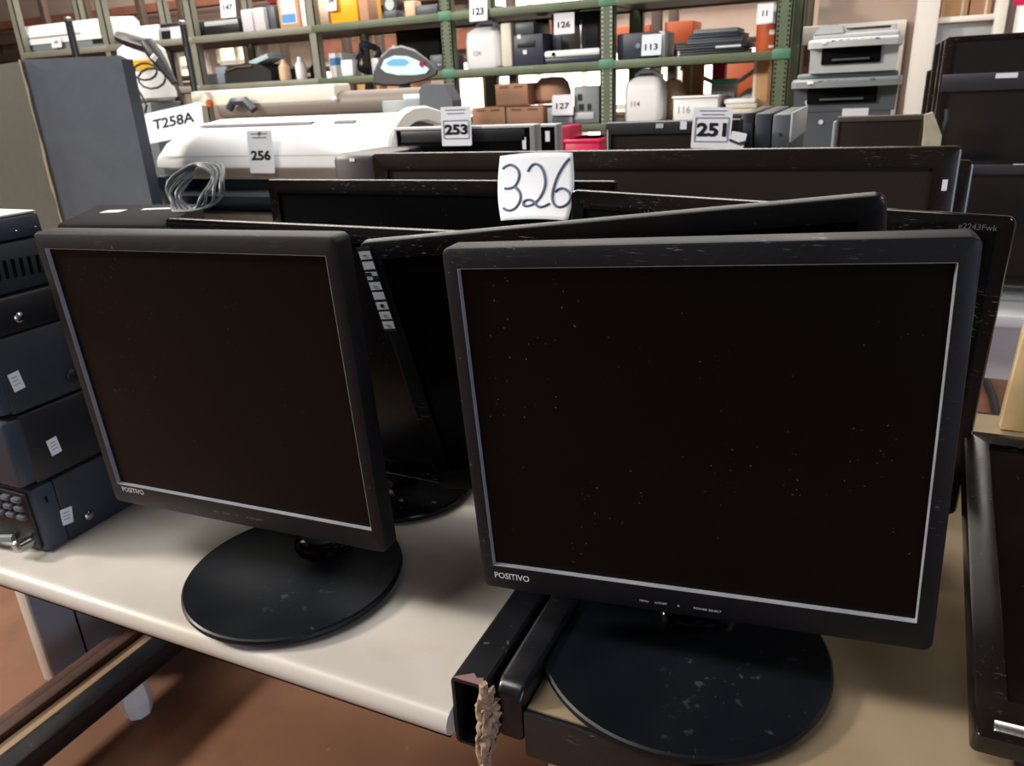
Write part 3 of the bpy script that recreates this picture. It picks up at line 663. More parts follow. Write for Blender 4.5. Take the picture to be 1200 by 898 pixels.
l = (Tr(*t.location) @ T); xa, za = on_plane(1186, 201, l); xb, zb = on_plane(1230, 192, l); MB(T).box(xa, xb, -.002, .0, za, zb).build('label_plate', m_paper, t, smooth=False)
MB(T).box(-.37, .37, -.0025, .0, -.026+a.z-.80, -.006+a.z-.80, .001).build('upper_band', m_bandp, t)
for i, (px, py, Y, lb) in enumerate(((1104, 46, 2.17, 'black television standing directly behind the film-wrapped one, edge showing'), (1097, 50, 2.27, 'second black television edge behind the film-wrapped one'), (1087, 82, 2.37, 'shortest and rearmost black television edge behind the film-wrapped one'))):
    p = at(px, py, Y); tv(lb, p.x, p.x+.8, .80, p.z, Y, (.02, .03), m_gscreen, lean=-1)

p = at(1093, 165, 2.02); zt_ = at(1093, 134, 2.02).z
t = thing('plastic_bracket', 'worn beige plastic bracket between the brown-screened monitor and the televisions', 'bracket', (p.x, 2.02, .755))
MB().loops([[(-.018, -.01, 0), (.02, -.01, 0), (.02, .015, 0), (-.018, .015, 0)], [(-.02, -.012, zt_-.80), (.016, -.012, zt_-.80), (.016, .012, zt_-.80), (-.02, .012, zt_-.80)], [(-.024, -.012, zt_-.755), (-.008, -.012, zt_-.75), (-.008, .012, zt_-.75), (-.024, .012, zt_-.755)]]).build('arm', mat('worn beige', '#a39c86', .6, var=.25, vscale=30), t, smooth=False)
MB().tube([(.012, 0, zt_-.81), (.022, -.002, zt_-.765), (.02, 0, zt_-.745)], .006, 8).build('prong', m_back, t)

# ================================================================== plotters
def plotter():
    t = thing('plotter', 'wide white large-format plotter bearing tag 256', 'plotter', (-1.95, 2.4, .75)); T = Tr(1.95, -2.4, -.75)
    x0, x1 = -2.52, -1.46
    prof = [(2.18, 1.03), (2.185, 1.075), (2.20, 1.11), (2.235, 1.15), (2.28, 1.175), (2.34, 1.19), (2.42, 1.19), (2.52, 1.17), (2.58, 1.12), (2.60, 1.03)]
    MB(T).prism_x(prof, x0+.24, x1, .0).build('cover', m_wplast, t)
    # tapered left shoulder
    c = (2.39, 1.03); sm = [(c[0]+(p[0]-c[0])*.85, c[1]+(p[1]-c[1])*.5) for p in prof]
    MB(T).loops([[(x0+.24, p[0], p[1]) for p in prof], [(x0+.10, p[0]*.75+q[0]*.25, p[1]*.75+q[1]*.25) for p, q in zip(prof, sm)], [(x0+.03, p[0]*.35+q[0]*.65, p[1]*.35+q[1]*.65) for p, q in zip(prof, sm)], [(x0, q[0], q[1]) for q in sm]]).build('end_cap', m_wplast, t)
    # right end: white rim round a grey end plate
    k = lambda s, x: [(x, 2.40+(p[0]-2.40)*s, 1.03+(p[1]-1.03)*s) for p in prof]
    MB(T).loops([k(1.0, x1), k(1.1, x1+.006), k(1.12, x1+.03), k(1.08, x1+.04), k(.84, x1+.04), k(.80, x1+.01)], True, False).build('end_rim', m_wplast, t)
    MB(T).loops([k(.83, x1+.012), k(.8, x1+.016), k(.4, x1+.024)]).build('end_plate', m_dgrp, t)
    MB(T).box(x0+.1, x1-.02, 2.17, 2.5, .99, 1.03, .006).build('lower_lip', m_taupe, t)
    MB(T).box(x0+.02, x1+.04, 2.26, 2.58, .86, .995, .01).build('chassis', m_navy, t)
    MB(T).box(x0+.12, x1-.05, 2.16, 2.27, .93, .945, .004).build('paper_tray', m_dgrp, t)
    for xx in (x0+.03, x0+.12):
        MB(T).box(xx, xx+.05, 2.17, 2.3, .87, 1.0, .008).build('front_bracket', m_navy, t)
    MB(T).box(x0+.02, x1+.03, 2.2, 2.6, .752, .86, .006).build('stand_bed', m_taupe, t)
    # long vents on the cover
    for (xa, xb) in ((-2.32, -1.79), (-1.70, -1.615)):
        MB(T).loops([[(xa+(xb-xa)*u, y, z) for u, y, z in ((0, 2.262, 1.166), (.985, 2.262, 1.166), (1, 2.276, 1.1735), (.03, 2.276, 1.1735))], [(xa+(xb-xa)*u, y-.003, z+.003) for u, y, z in ((0, 2.262, 1.166), (.985, 2.262, 1.166), (1, 2.276, 1.1735), (.03, 2.276, 1.1735))]]).build('cover_slot', m_dgrp, t, smooth=False)
    MB(T).box(x0+.07, x1-.01, 2.1835, 2.186, 1.068, 1.0705).build('seam', m_lgrp, t, smooth=False)
    text('model_lettering', 'plotter', m_greyink, t, T @ Tr(-1.56, 2.181, 1.085), h=.008, w=.05) if False else None
plotter()
lot_tag('white lot tag reading 256 on the white plotter', 291, 320, 153, 203, 2.16, '256', .24, .58, nw=.8, bold=.045, heading=2, logo=True, lean=-.1)
# second plotter behind: cream rail, taupe roller, grey end module
t = thing('plotter', 'second plotter with taupe roller and grey end module behind the white one', 'plotter', (-2.2, 2.9, 0)); T = Tr(2.2, -2.9, 0)
a = at(228, 117, 2.85); b = at(395, 104, 2.85)
MB(T).box(a.x, b.x, 2.83, 2.95, a.z-.03, a.z+.035, .008).build('cream_rail', m_beigep, t)
b2 = at(528, 120, 2.85)
MB(T).cyl((a.x+.15, 2.88, a.z-.045), (b2.x-.1, 2.88, a.z-.045), .05, n=20).build('roller', m_taupe, t)
p = at(268, 122, 2.8); MB(T).tube([(p.x, 2.80, p.z-.02), (p.x+.03, 2.8, p.z+.01), (p.x+.1, 2.8, p.z+.012), (p.x+.14, 2.8, p.z-.03)], .018, 8).build('release_lever', m_navy, t)
p = at(245, 121, 2.82); MB(T).tube([(p.x, 2.83, p.z), (p.x, 2.815, p.z)], .016, 14).build('knob', m_orange, t)
a3 = at(498, 100, 2.85); b3 = at(530, 150, 2.85)
MB(T).prism_y([(a3.x, .8), (b3.x+.04, .8), (b3.x+.035, a3.z-.06), (b3.x-.0, a3.z+.0), (a3.x+.02, a3.z+.005), (a3.x, a3.z-.02)], 2.80, 2.88).build('end_module', m_dgrp, t, smooth=False)
a4 = at(450, 118, 2.82); MB(T).box(a4.x, a3.x, 2.8, 3.05, .85, a4.z, .006).build('side_cover', m_grp, t)
p = at(484, 112, 2.8); MB(T).box(p.x-.06, p.x+.06, 2.82, 2.9, a4.z, a4.z+.02, .002).build('paper_roll', m_paper2, t)
MB(T).box(a.x+.05, b3.x, 2.85, 3.1, 0, .9, .01).build('stand', m_dgrp, t)
p = at(386, 115, 2.79); MB(T).tube([(p.x, 2.84, p.z-.01), (p.x, 2.82, p.z)], .01, 8).build('sticker', m_paper, t)
# papers marked 258
lot_tag('white papers reading 258 beside the plotter cover, under the handheld device', 170, 238, 126, 163, 2.64, 'T258A', .34, .42, m=m_paper2, nw=.72, lean=-.2, tilt=-.12)

# ================================================================== printers
SZ = .55
def mfp(label, x, y, z, w, d, m1, m2, tray_open=False, lidbump=False):
    t = thing('multifunction_printer', label, 'printer', (x, y, z)); MB_ = lambda: MB(Matrix.Diagonal((1, 1, SZ, 1)))
    # body, paper throat, curved control panel, scanner lid
    MB_().prism_y([(-w*.46, 0), (w*.46, 0), (w*.47, .15), (-w*.47, .15)], -d*.4, d*.5).build('body', m2, t, smooth=False)
    g = MB_(); g.box(-w*.34, w*.29, -d*.43, -d*.38, .05, .146, .004); g.build('paper_throat', m_hole, t)
    g = MB_(); g.box(-w*.22, w*.18, -d*.47, -d*.38, .07, .082, .002); g.build('output_tray', m_dgrp, t)
    MB_().loops([[(-w*.5, -d*.38, z0), (-w*.45, -d*.48, z0), (-w*.2, -d*.55, z0), (w*.15, -d*.56, z0), (w*.45, -d*.5, z0), (w*.5, -d*.38, z0), (w*.5, d*.48, z0), (-w*.5, d*.48, z0)] for z0 in (.148, .155, .185)]+[[(-w*.49, -d*.34, .2), (-w*.44, -d*.44, .2), (-w*.2, -d*.5, .2), (w*.15, -d*.51, .2), (w*.44, -d*.46, .2), (w*.49, -d*.34, .2), (w*.49, d*.46, .2), (-w*.49, d*.46, .2)]]).build('control_panel', m1, t)
    for i in range(7):
        MB_().box(-w*.24+i*w*.075, -w*.19+i*w*.075, -d*.535-.004, -d*.50, .182, .19, .001).build('button', m_dgrp, t)
    MB_().box(-w*.34, -w*.28, -d*.54, -d*.49, .17, .188, .002).build('indicator', m_wplast, t)
    MB_().box(-w*.46, w*.46, -d*.3, d*.46, .2, .232, .01).build('scanner_lid', m2 if lidbump is None else m1, t)
    if lidbump:
        MB_().prism_y([(-w*.46, .232), (-w*.40, .275), (-w*.28, .285), (-w*.16, .28), (-w*.13, .234)], -d*.3, d*.4).build('document_feeder', m_lgrp, t)
        MB_().box(-w*.12, w*.42, -d*.2, d*.42, .262, .27, .003).build('document_tray', m_lgrp, t)
        MB_().box(w*.36, w*.42, -d*.2, d*.42, .23, .264, .003).build('tray_support', m_lgrp, t)
    return t
pw = at(1060, 100, 3.2).x-at(934, 100, 3.2).x; pc = (at(1060, 100, 3.2).x+at(934, 100, 3.2).x)/2
zb = at(1000, 97, 3.05).z-.17*SZ
mfp('dark grey multifunction printer at the bottom of the stack of two', pc-.01, 3.25, zb, pw, .38, m_grp, m_dgrp, lidbump=False)
t = thing('printer_stand', 'grey inkjet printer body with white sticker under the two multifunction printers', 'printer', (pc-.02, 3.25, .75))
MB().prism_y([(-pw*.33, 0), (pw*.36, 0), (pw*.46, .12), (pw*.46, zb-.752), (-pw*.46, zb-.752), (-pw*.46, .15)], -.15, .17).build('body', m_dgrp, t, smooth=False)
p = at(1005, 131, 3.1); MB().box(p.x-pc+.02-.05, p.x-pc+.02+.035, -.153, -.149, p.z-.75-.025, p.z-.75+.012).build('white_label', m_paper, t, smooth=False)
for px, py in ((946, 120), (962, 143)):
    p = at(px, py, 3.1); MB().tube([(p.x-pc+.02, -.149, p.z-.75), (p.x-pc+.02, -.154, p.z-.75)], .008, 12).build('sticker', m_paper, t)
mfp('pale grey multifunction printer with document feeder, topmost of the stack of two', pc+.005, 3.25, zb+.233*SZ, pw*.84, .34, m_lgrp, m_lgrp, lidbump=True)

# ================================================================== steel shelving
YR = 4.0; Z1, Z2, Z3 = 1.035, 1.335, 1.622
PX = [at(p, 85, YR).x for p in (232, 372, 526, 711, 914)]
PX = [at(24, 55, YR).x, at(121, 35, YR).x] + PX
t = thing('shelving_rack', 'long green steel shelving rack loaded with numbered lots', 'shelving', ((PX[0]+PX[-1])/2, 4.25, 0)); T = Tr(-(PX[0]+PX[-1])/2, -4.25, 0)
for i, x in enumerate(PX):
    m = m_green if i >= 4 else m_greeng
    for y in (YR, YR+.52):
        hw = .036 if i >= 4 else .03
        g = MB(T); g.box(x-hw, x+hw, y, y+.006, 0, 2.3); g.box(x-hw, x-hw+.006, y, y+.05, 0, 2.3); g.box(x+hw-.006, x+hw, y, y+.05, 0, 2.3)
        post = g.build('upright', m, t, smooth=False)
        if i >= 4 and y == YR:
            h = MB(T)
            for k in range(46):
                z = .95+k*.02
                for s in (-1, 1): h.box(x+s*hw*.62-.004, x+s*hw*.62+.004, y-.001, y+.0005, z, z+.008)
            h.build('slot_holes', m_lgrp if i == 5 else m_hole, post, smooth=False)  # on one upright, pale grey paints light showing through from behind
            for z in (Z2, Z3): MB(T).box(x-hw-.004, x+hw+.004, y-.006, y, z-.02, z+.024, .002).build('beam_clip', m_clip, post)
for i in range(len(PX)-1):
    for z in (Z1, Z2, Z3):
        m = m_green if i >= 3 else m_greeng
        for y in (YR-.004, YR+.53): MB(T).box(PX[i], PX[i+1], y, y+.035, z-.022, z+.018, .003).build('beam', m, t)
        MB(T).box(PX[i]+.01, PX[i+1]-.01, YR+.032, YR+.528, z-.012, z+.012).build('shelf_board', m_dbrown, t, smooth=False)
x0, x1 = PX[-2], PX[-1]
for s in ((x0+.25, Z2-.03, x0+.52, Z1+.15), (x1-.14, Z2-.03, x0+.46, Z1+.12)):
    MB(T).tube([(s[0], YR+.55, s[1]), (s[2], YR+.55, s[3])], .012, 6).build('brace', m_grp, t)
z1, z2, z3 = Z1+.019, Z2+.019, Z3+.019
# second, dark rack behind
xs = [at(p, 60, 5.8).x for p in (60, 172, 288, 405, 568, 768, 935)]
t = thing('shelving_rack', 'dark brown shelving rack seen through the green one, near the lit windows', 'shelving', ((xs[0]+xs[-1])/2, 5.9, 0)); T = Tr(-(xs[0]+xs[-1])/2, -5.9, 0)
for x in xs:
    for y in (5.8, 6.3): MB(T).box(x-.035, x+.035, y, y+.06, 0, 2.4, .004).build('upright', m_dbrown, t)
for a, b in zip(xs, xs[1:]):
    for z in (1.02, 1.49): MB(T).box(a, b, 5.8, 6.36, z-.03, z+.0, .004).build('shelf', m_dbrown, t)
def rear_box(label, px0, px1, py0, Y, base, m, name='carton', cat='box', D=.3):
    a = at(px0, py0, Y); b = at(px1, py0, Y); w = b.x-a.x
    o = MB().box(-w/2, w/2, -D/2, D/2, 0, min(.4, max(.05, a.z-base)), .006).build(name, m); o.location = ((a.x+b.x)/2, Y+D/2, base); return tag(o, label, cat)
rear_box('long orange crate seen behind the box numbered 113', 716, 762, 32, 5.85, 1.49, m_orange, 'crate', 'crate')
rear_box('orange crate seen behind the stack of laptops', 779, 812, 26, 5.85, 1.49, m_orange, 'crate', 'crate')
rear_box('beige carton on the dark rack above the laptops', 756, 800, 4, 5.85, 1.49, m_beigep) if False else None
rear_box('orange crate low on the dark rack behind the braces', 838, 902, 74, 5.85, 1.02, m_orange, 'crate', 'crate')
rear_box('red brick-coloured carton on the dark rack, behind the curved black device', 296, 345, 62, 5.85, 1.02, m_brick)
rear_box('pale carton on the dark rack, beside the red brick-coloured one', 412, 440, 60, 5.85, 1.02, m_carton2)
rear_box('brown carton on the dark rack behind the treadmill console', 448, 480, 48, 5.85, 1.02, m_carton)

# ---- things on the green rack
def box_item(name, label, cat, px0, px1, pyt, base, m, D=.28, Y=4.04, bev=.006, group=None, rz=0):
    a = at(px0, pyt, Y); b = at(px1, pyt, Y); w = b.x-a.x; h = a.z-base if a.z-base > .01 else .03
    h = (at((px0+px1)/2, pyt, Y).z)-base
    t = thing(name, label, cat, ((a.x+b.x)/2, Y+D/2, base), rz, group); MB().box(-w/2, w/2, -D/2, D/2, 0, h, bev).build('body', m, t); return t, w, h, D
def jug(label, px0, px1, pyt, base, num, numpos, m=m_wplast2, Y=4.06, wt=None):
    a = at(px0, 80, Y); b = at(px1, 80, Y); w = b.x-a.x; h = at((px0+px1)/2, pyt, Y).z-base; D = w*.75
    t = thing('jerrycan', label, 'jerrycan', ((a.x+b.x)/2, Y+D/2, base)); ls = []
    for z, k, s in ((0, .93, 0), (.01, 1, 0), (h*.62, 1, 0), (h*.78, .93, 0), (h*.86, .72, .03), (h*.9, .55, .04)):
        ls.append([(p[0]+s*w, p[1], z) for p in rr(-w/2*k, w/2*k, -D/2*k, D/2*k, D*.22, 4)])
    MB().loops(ls).build('body', m, t)
    MB().tube([(-w*.24, 0, h*.8), (-w*.24, 0, h*.93), (-w*.12, 0, h*.985), (w*.16, 0, h*.985), (w*.27, 0, h*.93), (w*.30, 0, h*.8)], w*.075, 10).build('handle', m, t)
    MB().cyl((w*.36, 0, h*.8), (w*.36, 0, h*.93), w*.09, n=16).build('cap', m, t)
    MB().box(-w*.16, w*.2, -D*.1, -D*.02, h*.87, h*.95).build('handle_opening', m_grp, t, smooth=False)
    text('written_number', num, m_greyink if num == '124' else m_dgrp, t, Tr(numpos[0]*w, -D/2-.001, numpos[1]*h), h=h*.1, bold=.01); return t
# bay with the jerrycan 124 and printers (middle shelf)
jug('white jerrycan marked 124 beside the rack upright', 545, 586, 25, z2, '124', (-.12, .33), m=m_wplast)
box_item('foam_sheet', 'pale sheet of foam standing beside the jerrycan marked 124', 'foam', 586, 598, 27, z2, m_beigep, D=.1)
t, w, h, D = box_item('receipt_printer', 'navy receipt printer with white stickers on the middle shelf', 'printer', 601, 636, 40, z2, mat('navy casing', '#2e3144', .45), D=.26)
MB().box(-w*.48, w*.16, -D/2+.02, D/2, h, h+.06, .008).build('paper_cover', m_dgrp, t)
for x, z in ((-.3, h*.95), (-.12, h*.45)): MB().box(x*w-.01, x*w+.012, -D/2-.002, -D/2, z-.012, z+.008).build('sticker', m_paper, t, smooth=False)
MB().box(-w*.35, w*.25, -D/2-.004, -D/2, h*.58, h*.8, .002).build('paper_slot', m_case2, t)
t, w, h, D = box_item('projector', 'long white projector bar with a black lens', 'projector', 637, 703, 58, z2+.03, m_wplast, D=.1, bev=.012)
MB().tube([(-w*.32, -D/2+.003, h*.5), (-w*.32, -D/2-.004, h*.5)], h*.3, 20).build('lens', m_hole, t); MB().box(-w*.5, w*.5, -D/2+.01, D/2, -.03, .0, .004).build('foot', m_navy, t)
t, w, h, D = box_item('speaker', 'black speaker behind tag 126, on the middle shelf', 'speaker', 646, 701, 14, z2, m_case2, D=.14, Y=4.16)
MB().box(-w*.48, -w*.3, -D/2-.003, -D/2, .03, h*.75, .003).build('trim', m_dgrp, t)
MB().box(w*.12, w*.16, -D/2-.003, -D/2, h*.2, h*.85, .001).build('chrome_strip', m_metal, t)
box_item('red_box', 'small crimson box lying on the black speaker', 'box', 657, 676, 9, at(660, 14, 4.16).z+.001, m_red, D=.08, Y=4.18)
box_item('black_bottle', 'black bottle between the navy printer and the speaker', 'bottle', 627, 640, 22, z2, m_hole, D=.05, Y=4.36)
lot_tag('white lot tag reading 126 on the black speaker', 649, 673, 15, 40, 4.02, '126', .3, .55, nw=.62, lean=-.05)
lot_tag('white lot tag reading 123 hanging from the upper beam', 550, 571, -4, 25, 3.985, '123', .3, .6, nw=.62)
# bottom shelf of that bay
def carton(label, px0, px1, pyt, base, m=m_carton, Y=4.06, D=.2):
    t, w, h, D = box_item('carton', label, 'carton', px0, px1, pyt, base, m, D=D, Y=Y, bev=.003, group='cardboard cartons on the bottom shelf')
    for x in (-.22, .22): MB().box(x*w-w*.14, x*w+w*.14, -D/2-.002, -D/2, h*.8, h*.9).build('hand_slot', mat('dark carton print', '#8b6450', .8), t, smooth=False)
    MB().box(-w*.45, w*.45, -D/2-.0012, -D/2, h*.03, h*.08).build('printed_band', mat('dark carton print', '#8b6450', .8), t, smooth=False)
    return t, h
_, h1 = carton('brown carton on the bottom shelf, beneath the upper pair, nearer the console', 553, 591, 126, z1)
_, h2 = carton('brown carton on the bottom shelf, beneath the upper pair, nearer tag 127', 593, 636, 125, z1)
carton('brown carton sitting on top of two others', 580, 618, 98, z1+max(h1, h2)+.002)
o = MB(); o.lathe([(.0, 0), (.07, .0), (.1, .02), (.105, .06), (.09, .11), (.06, .135), (.0, .14)], (0, 0, 0), 1, .8, 24)
p = at(633, 110, 4.14); o = o.build('sack', m_carton); o.location = (p.x+.05, 4.2, z1+max(h1, h2)+.004); tag(o, 'rounded brown paper sack beside the top carton', 'sack')
t, w, h, D = box_item('grey_machine', 'grey machine with ports beside the green upright on the bottom shelf', 'machine', 672, 702, 101, z1, m_grp, D=.2, Y=4.05)
for x, z, a in ((-.25, .72, .012), (-.2, .45, .014), (.12, .45, .01)): MB().box(x*w-a, x*w+a, -D/2-.003, -D/2, z*h-.018, z*h+.014).build('port', m_case2, t, smooth=False)
MB().box(-w*.45, w*.3, -D/2-.006, -D/2, .02, h*.3, .003).build('lower_cover', m_lgrp, t)
t, w, h, D = box_item('grey_machine', 'low pale grey machine behind tag 127', 'machine', 641, 671, 126, z1, m_lgrp, D=.2, Y=4.05)
MB().box(-w*.3, w*.35, -D/2-.003, -D/2, .01, h*.6, .003).build('port_panel', m_grp, t)
lot_tag('white lot tag reading 127 on the pale grey machine', 647, 672, 111, 135, 4.03, '127', .3, .55, nw=.62)
t, w, h, D = box_item('storage_bin', 'crimson plastic bin under the bottom shelf, nearer the green upright', 'bin', 661, 703, 163, .80, m_red, D=.28, Y=3.66, bev=.012)
MB().box(-w*.5-.004, w*.5+.004, -D/2-.006, D/2, h-.02, h+.0, .005).build('rim', m_red, t)
for x in (-w*.4, w*.35):
    for y in (-.1, .1): MB().box(x, x+.02, y, y+.02, -.80, 0).build('leg', m_dgrp, t, smooth=False)
t, w, h, D = box_item('storage_bin', 'taller crimson plastic bin beside the silver-edged monitor', 'bin', 648, 660, 149, .80, m_red, D=.28, Y=3.66, bev=.008)
for y in (-.1, .1): MB().box(-.01, .01, y, y+.02, -.80, 0).build('leg', m_dgrp, t, smooth=False)
# right bay, middle shelf
t, w, h, D = box_item('equipment_box', 'navy box unit behind tag 113 on the middle shelf', 'box', 723, 779, 38, z2, mat('navy casing', '#2e3144', .45), D=.2)
MB().box(w*.5-.03, w*.5+.002, -D/2-.002, D/2, 0, h, .004).build('grey_edge', m_lgrp, t); MB().tube([(-w*.05, -D/2+.002, h*.5), (-w*.05, -D/2-.004, h*.5)], .012, 14).build('knob', m_grp, t)
MB().box(w*.0, w*.42, -D/2-.004, -D/2, .006, h-.006, .002).build('cover', m_case, t)
lot_tag('white lot tag reading 113 on the navy box unit', 752, 775, 40, 65, 4.02, '113', .3, .6, nw=.66, m=m_paper2)
zc = z2
for i, (a_, b_, th, m, lb) in enumerate(((795, 872, .024, m_case2, 'black laptop lying lowest in the pile'), (791, 876, .022, m_navy, 'navy laptop with a white label, second in the pile'), (803, 868, .022, m_dgrp, 'grey laptop, third in the pile'), (806, 866, .02, m_navy, 'dark laptop lying near the top of the pile'), (810, 862, .018, m_grp, 'grey laptop lying topmost in the pile'))):
    Y = 4.05; A_ = at(a_, 50, Y); B_ = at(b_, 50, Y); w = B_.x-A_.x
    t = thing('laptop', lb, 'laptop', ((A_.x+B_.x)/2, Y+.15, zc), random.uniform(-.05, .05), 'pile of laptops on the rack')
    MB().box(-w/2, w/2, -.13, .13, 0, th*.55, .003).build('keyboard_base', m, t); MB().box(-w/2, w/2, -.13, .13, th*.58, th, .003).build('screen_lid', m, t)
    if i == 1: MB().box(.02, .14, -.132, -.129, .002, th*.5).build('label_strip', m_paper, t, smooth=False)
    zc += th+.002
def bucket(label, px0, px1, pyt, base):
    a = at(px0, 40, 4.06); b = at(px1, 40, 4.06); r = (b.x-a.x)/2; h = at((px0+px1)/2, pyt, 4.06).z-base
    t = thing('plastic_jug', label, 'jug', ((a.x+b.x)/2, 4.06+r, base))
    MB().lathe([(r*.95, 0), (r, .01), (r, h*.58)], n=28).build('lower_body', m_orange, t); MB().lathe([(r*1.0, h*.58), (r*.98, h*.8), (r*.7, h*.95), (r*.4, h)], n=28).build('upper_body', m_wplast2, t)
    g = MB()
    for z0, z1_ in ((.02, .12), (.3, .45)): g.loops([[(r*1.01*math.cos(a), r*1.01*math.sin(a), z) for a in [-PI/2+.1+.9*k/8 for k in range(9)]] for z in (z0*h+.01, z1_*h)], False, False, False)
    g.build('white_print', m_wplast, t); return t
bucket('orange and white jug bearing tag 11 on the middle shelf', 884, 916, 4, z2)
lot_tag('white tag reading 11 hanging on the orange jug', 887, 906, 4, 27, 4.0, '11', .3, .5)
# right bay, bottom shelf
jug('white jerrycan marked 114 on the bottom shelf', 731, 776, 83, z1, '114', (-.18, .36), m=m_wplast, Y=4.05)
t, w, h, D = box_item('plastic_tray', 'shallow white plastic tray behind tag 116', 'tray', 789, 842, 112, z1, m_wplast, D=.25, Y=4.03, bev=.01)
MB().box(-w*.52, w*.52, -D/2-.01, D/2, h-.012, h, .004).build('rim', m_wplast, t); MB().box(-w*.02, w*.18, -D/2-.004, -D/2, .02, .035).build('label_slot', m_ink, t, smooth=False)
text('written_number', '116', m_greyink, t, Tr(-w*.24, -D/2-.002, h*.45), h=h*.28)
t, w, h, D = box_item('carton', 'tan carton behind the braces on the bottom shelf', 'carton', 800, 822, 70, z1, m_carton2, D=.1, Y=4.41, bev=.003)
MB().box(-w*.06, w*.06, -D/2-.001, -D/2+.001, 0, h).build('tape', m_beigep, t, smooth=False)
t, w, h, D = box_item('carton', 'tall brown carton at the end of the bottom shelf beside the last upright', 'carton', 884, 902, 69, z1, m_carton2, D=.3, Y=4.12, bev=.003)
MB().box(-w*.5, -w*.3, -D/2-.001, -D/2+.001, 0, h).build('pale_edge', m_beigep, t, smooth=False)
zc = z1
for i, (a_, b_, m, lb) in enumerate(((838, 884, m_case2, 'black binder lying lowest beside the tall carton'), (852, 884, m_yellow if False else m_beigep, 'cream magazine lying on the black binder'), (850, 886, m_beigep, 'cream magazine lying second on the black binder'), (848, 884, m_wplast, 'white magazine lying topmost on the black binder'))):
    A_ = at(a_, 125, 4.05); B_ = at(b_, 125, 4.05); th = .022
    o = MB().box(-(B_.x-A_.x)/2, (B_.x-A_.x)/2, -.12, .12, 0, th, .003).build('magazine' if i else 'binder', m); o.location = ((A_.x+B_.x)/2, 4.18, zc); zc += th+.002
    tag(o, lb, 'magazine' if i else 'binder', 'papers beside the tall carton')
p = at(852, 103, 4.2); o = MB().lathe([(0, 0), (.12, 0), (.15, .03), (.13, .08), (.06, .11), (0, .115)], n=20).build('plastic_bag', m_wplast2); o.location = (p.x+.10, 4.40, z1); o.scale = (.6, .6, 1.2); tag(o, 'crumpled white plastic bag behind the magazines', 'bag')
p = at(838, 97, 4.25); o = MB().box(-.05, .05, -.05, .05, 0, .022, .004).build('teal_box', m_teal); o.location = (p.x, 4.24, zc-.0 if False else z1+.15); 
bpy.data.objects.remove(o)
t = thing('teal_carton', 'pale carton with a teal lid behind the magazines', 'box', (at(838, 97, 4.25).x+.03, 4.36, z1)); hh = at(838, 93, 4.2).z-z1
MB().box(-.06, .06, -.06, .06, 0, hh-.022, .004).build('body', m_lgrp, t); MB().box(-.064, .064, -.064, .064, hh-.022, hh, .004).build('lid', m_teal, t)
p = at(783, 120, 4.2); o = MB().lathe([(0, 0), (.07, 0), (.09, .05), (.07, .13), (.04, .19), (0, .2)], n=18).build('foam_bundle', m_skin); o.location = (p.x, 4.3, z1); tag(o, 'peach foam bundle between the jerrycan marked 114 and the white tray', 'foam')
box_item('red_carton', 'crimson carton high behind the braces on the bottom shelf', 'carton', 835, 850, 69, z1, m_red, D=.08, Y=4.43)
# bay with treadmill console, middle shelf
t = thing('exercise_console', 'dark grey exercise machine console with pale blue display panel', 'console', tuple(at(474, 78, 3.45))); 
def cp(px, py, Y): return at(px, py, Y)-Vector(t.location)
out = [(437, 99), (438, 84), (446, 66), (456, 56), (470, 53), (486, 58), (502, 70), (514, 82), (512, 88), (496, 95), (470, 101), (450, 101)]
f0 = [cp(x, y, 3.47) for x, y in out]; f1 = [cp(474+(x-474)*.94, 78+(y-78)*.9, 3.45) for x, y in out]; f2 = [cp(x, y, 3.6) for x, y in out]
MB().loops([f2, f0, f1]).build('housing', mat('charcoal console', '#3b3d41', .45), t, smooth=False)
out2 = [(446, 80), (450, 70), (462, 65), (478, 66), (492, 72), (503, 81), (499, 86), (486, 88), (466, 88), (452, 85)]
MB().loops([[cp(x, y, 3.449) for x, y in out2], [cp(x, y, 3.444) for x, y in out2]]).build('display_panel', mat('pale cyan print', '#cfeaf6', .3), t, smooth=False)
out3 = [(452, 74), (460, 69), (474, 69), (480, 73), (474, 77), (456, 77)]
MB().loops([[cp(x, y, 3.4435) for x, y in out3], [cp(x, y, 3.442) for x, y in out3]]).build('display_graphic', mat('sky blue print', '#6fb2d8', .3), t, smooth=False)
MB().tube([cp(494, 75, 3.448), cp(494, 75, 3.436)], .012, 16).build('stop_button', m_red, t)
p = cp(474, 98, 3.5); MB().tube([p, (p.x+.02, p.y+.03, 0-t.location.z+.006)], .03, 12).build('mast', m_dgrp, t); MB().box(p.x-.2, p.x+.25, p.y-.08, p.y+.12, -t.location.z, -t.location.z+.03, .006).build('floor_foot', m_dgrp, t)
MB().tube([cp(461, 55, 3.45), cp(461, 55, 3.443)], .008, 10).build('sticker', m_paper, t)
t, w, h, D = box_item('monitor', 'black monitor on the middle shelf behind the exercise console', 'monitor', 463, 515, 34, z2, m_hole, D=.06, Y=4.2, bev=.004)
MB().box(-w*.47, w*.47, -D/2-.002, -D/2, h*.1, h*.95).build('screen', m_gscreen, t, smooth=False)
t, w, h, D = box_item('laptop', 'dark laptop base between the exercise console and the green upright', 'laptop', 503, 524, 64, z2, m_dgrp, D=.2, Y=4.08); MB().box(-.01, .015, -D/2-.002, -D/2, .03, .036).build('emblem', m_lgrp, t, smooth=False)
p = at(426, 75, 4.1); t = thing('cable_roll', 'dark navy roll of cable beside the exercise console', 'cable', (p.x, 4.15, z2))
g = MB(); g.tube([(.07*math.cos(k*2*PI/20), .03*math.sin(k*2*PI/20*3), .095+.075*math.sin(k*2*PI/20)) for k in range(61)], .018, 8); g.build('coil', m_navy, t)
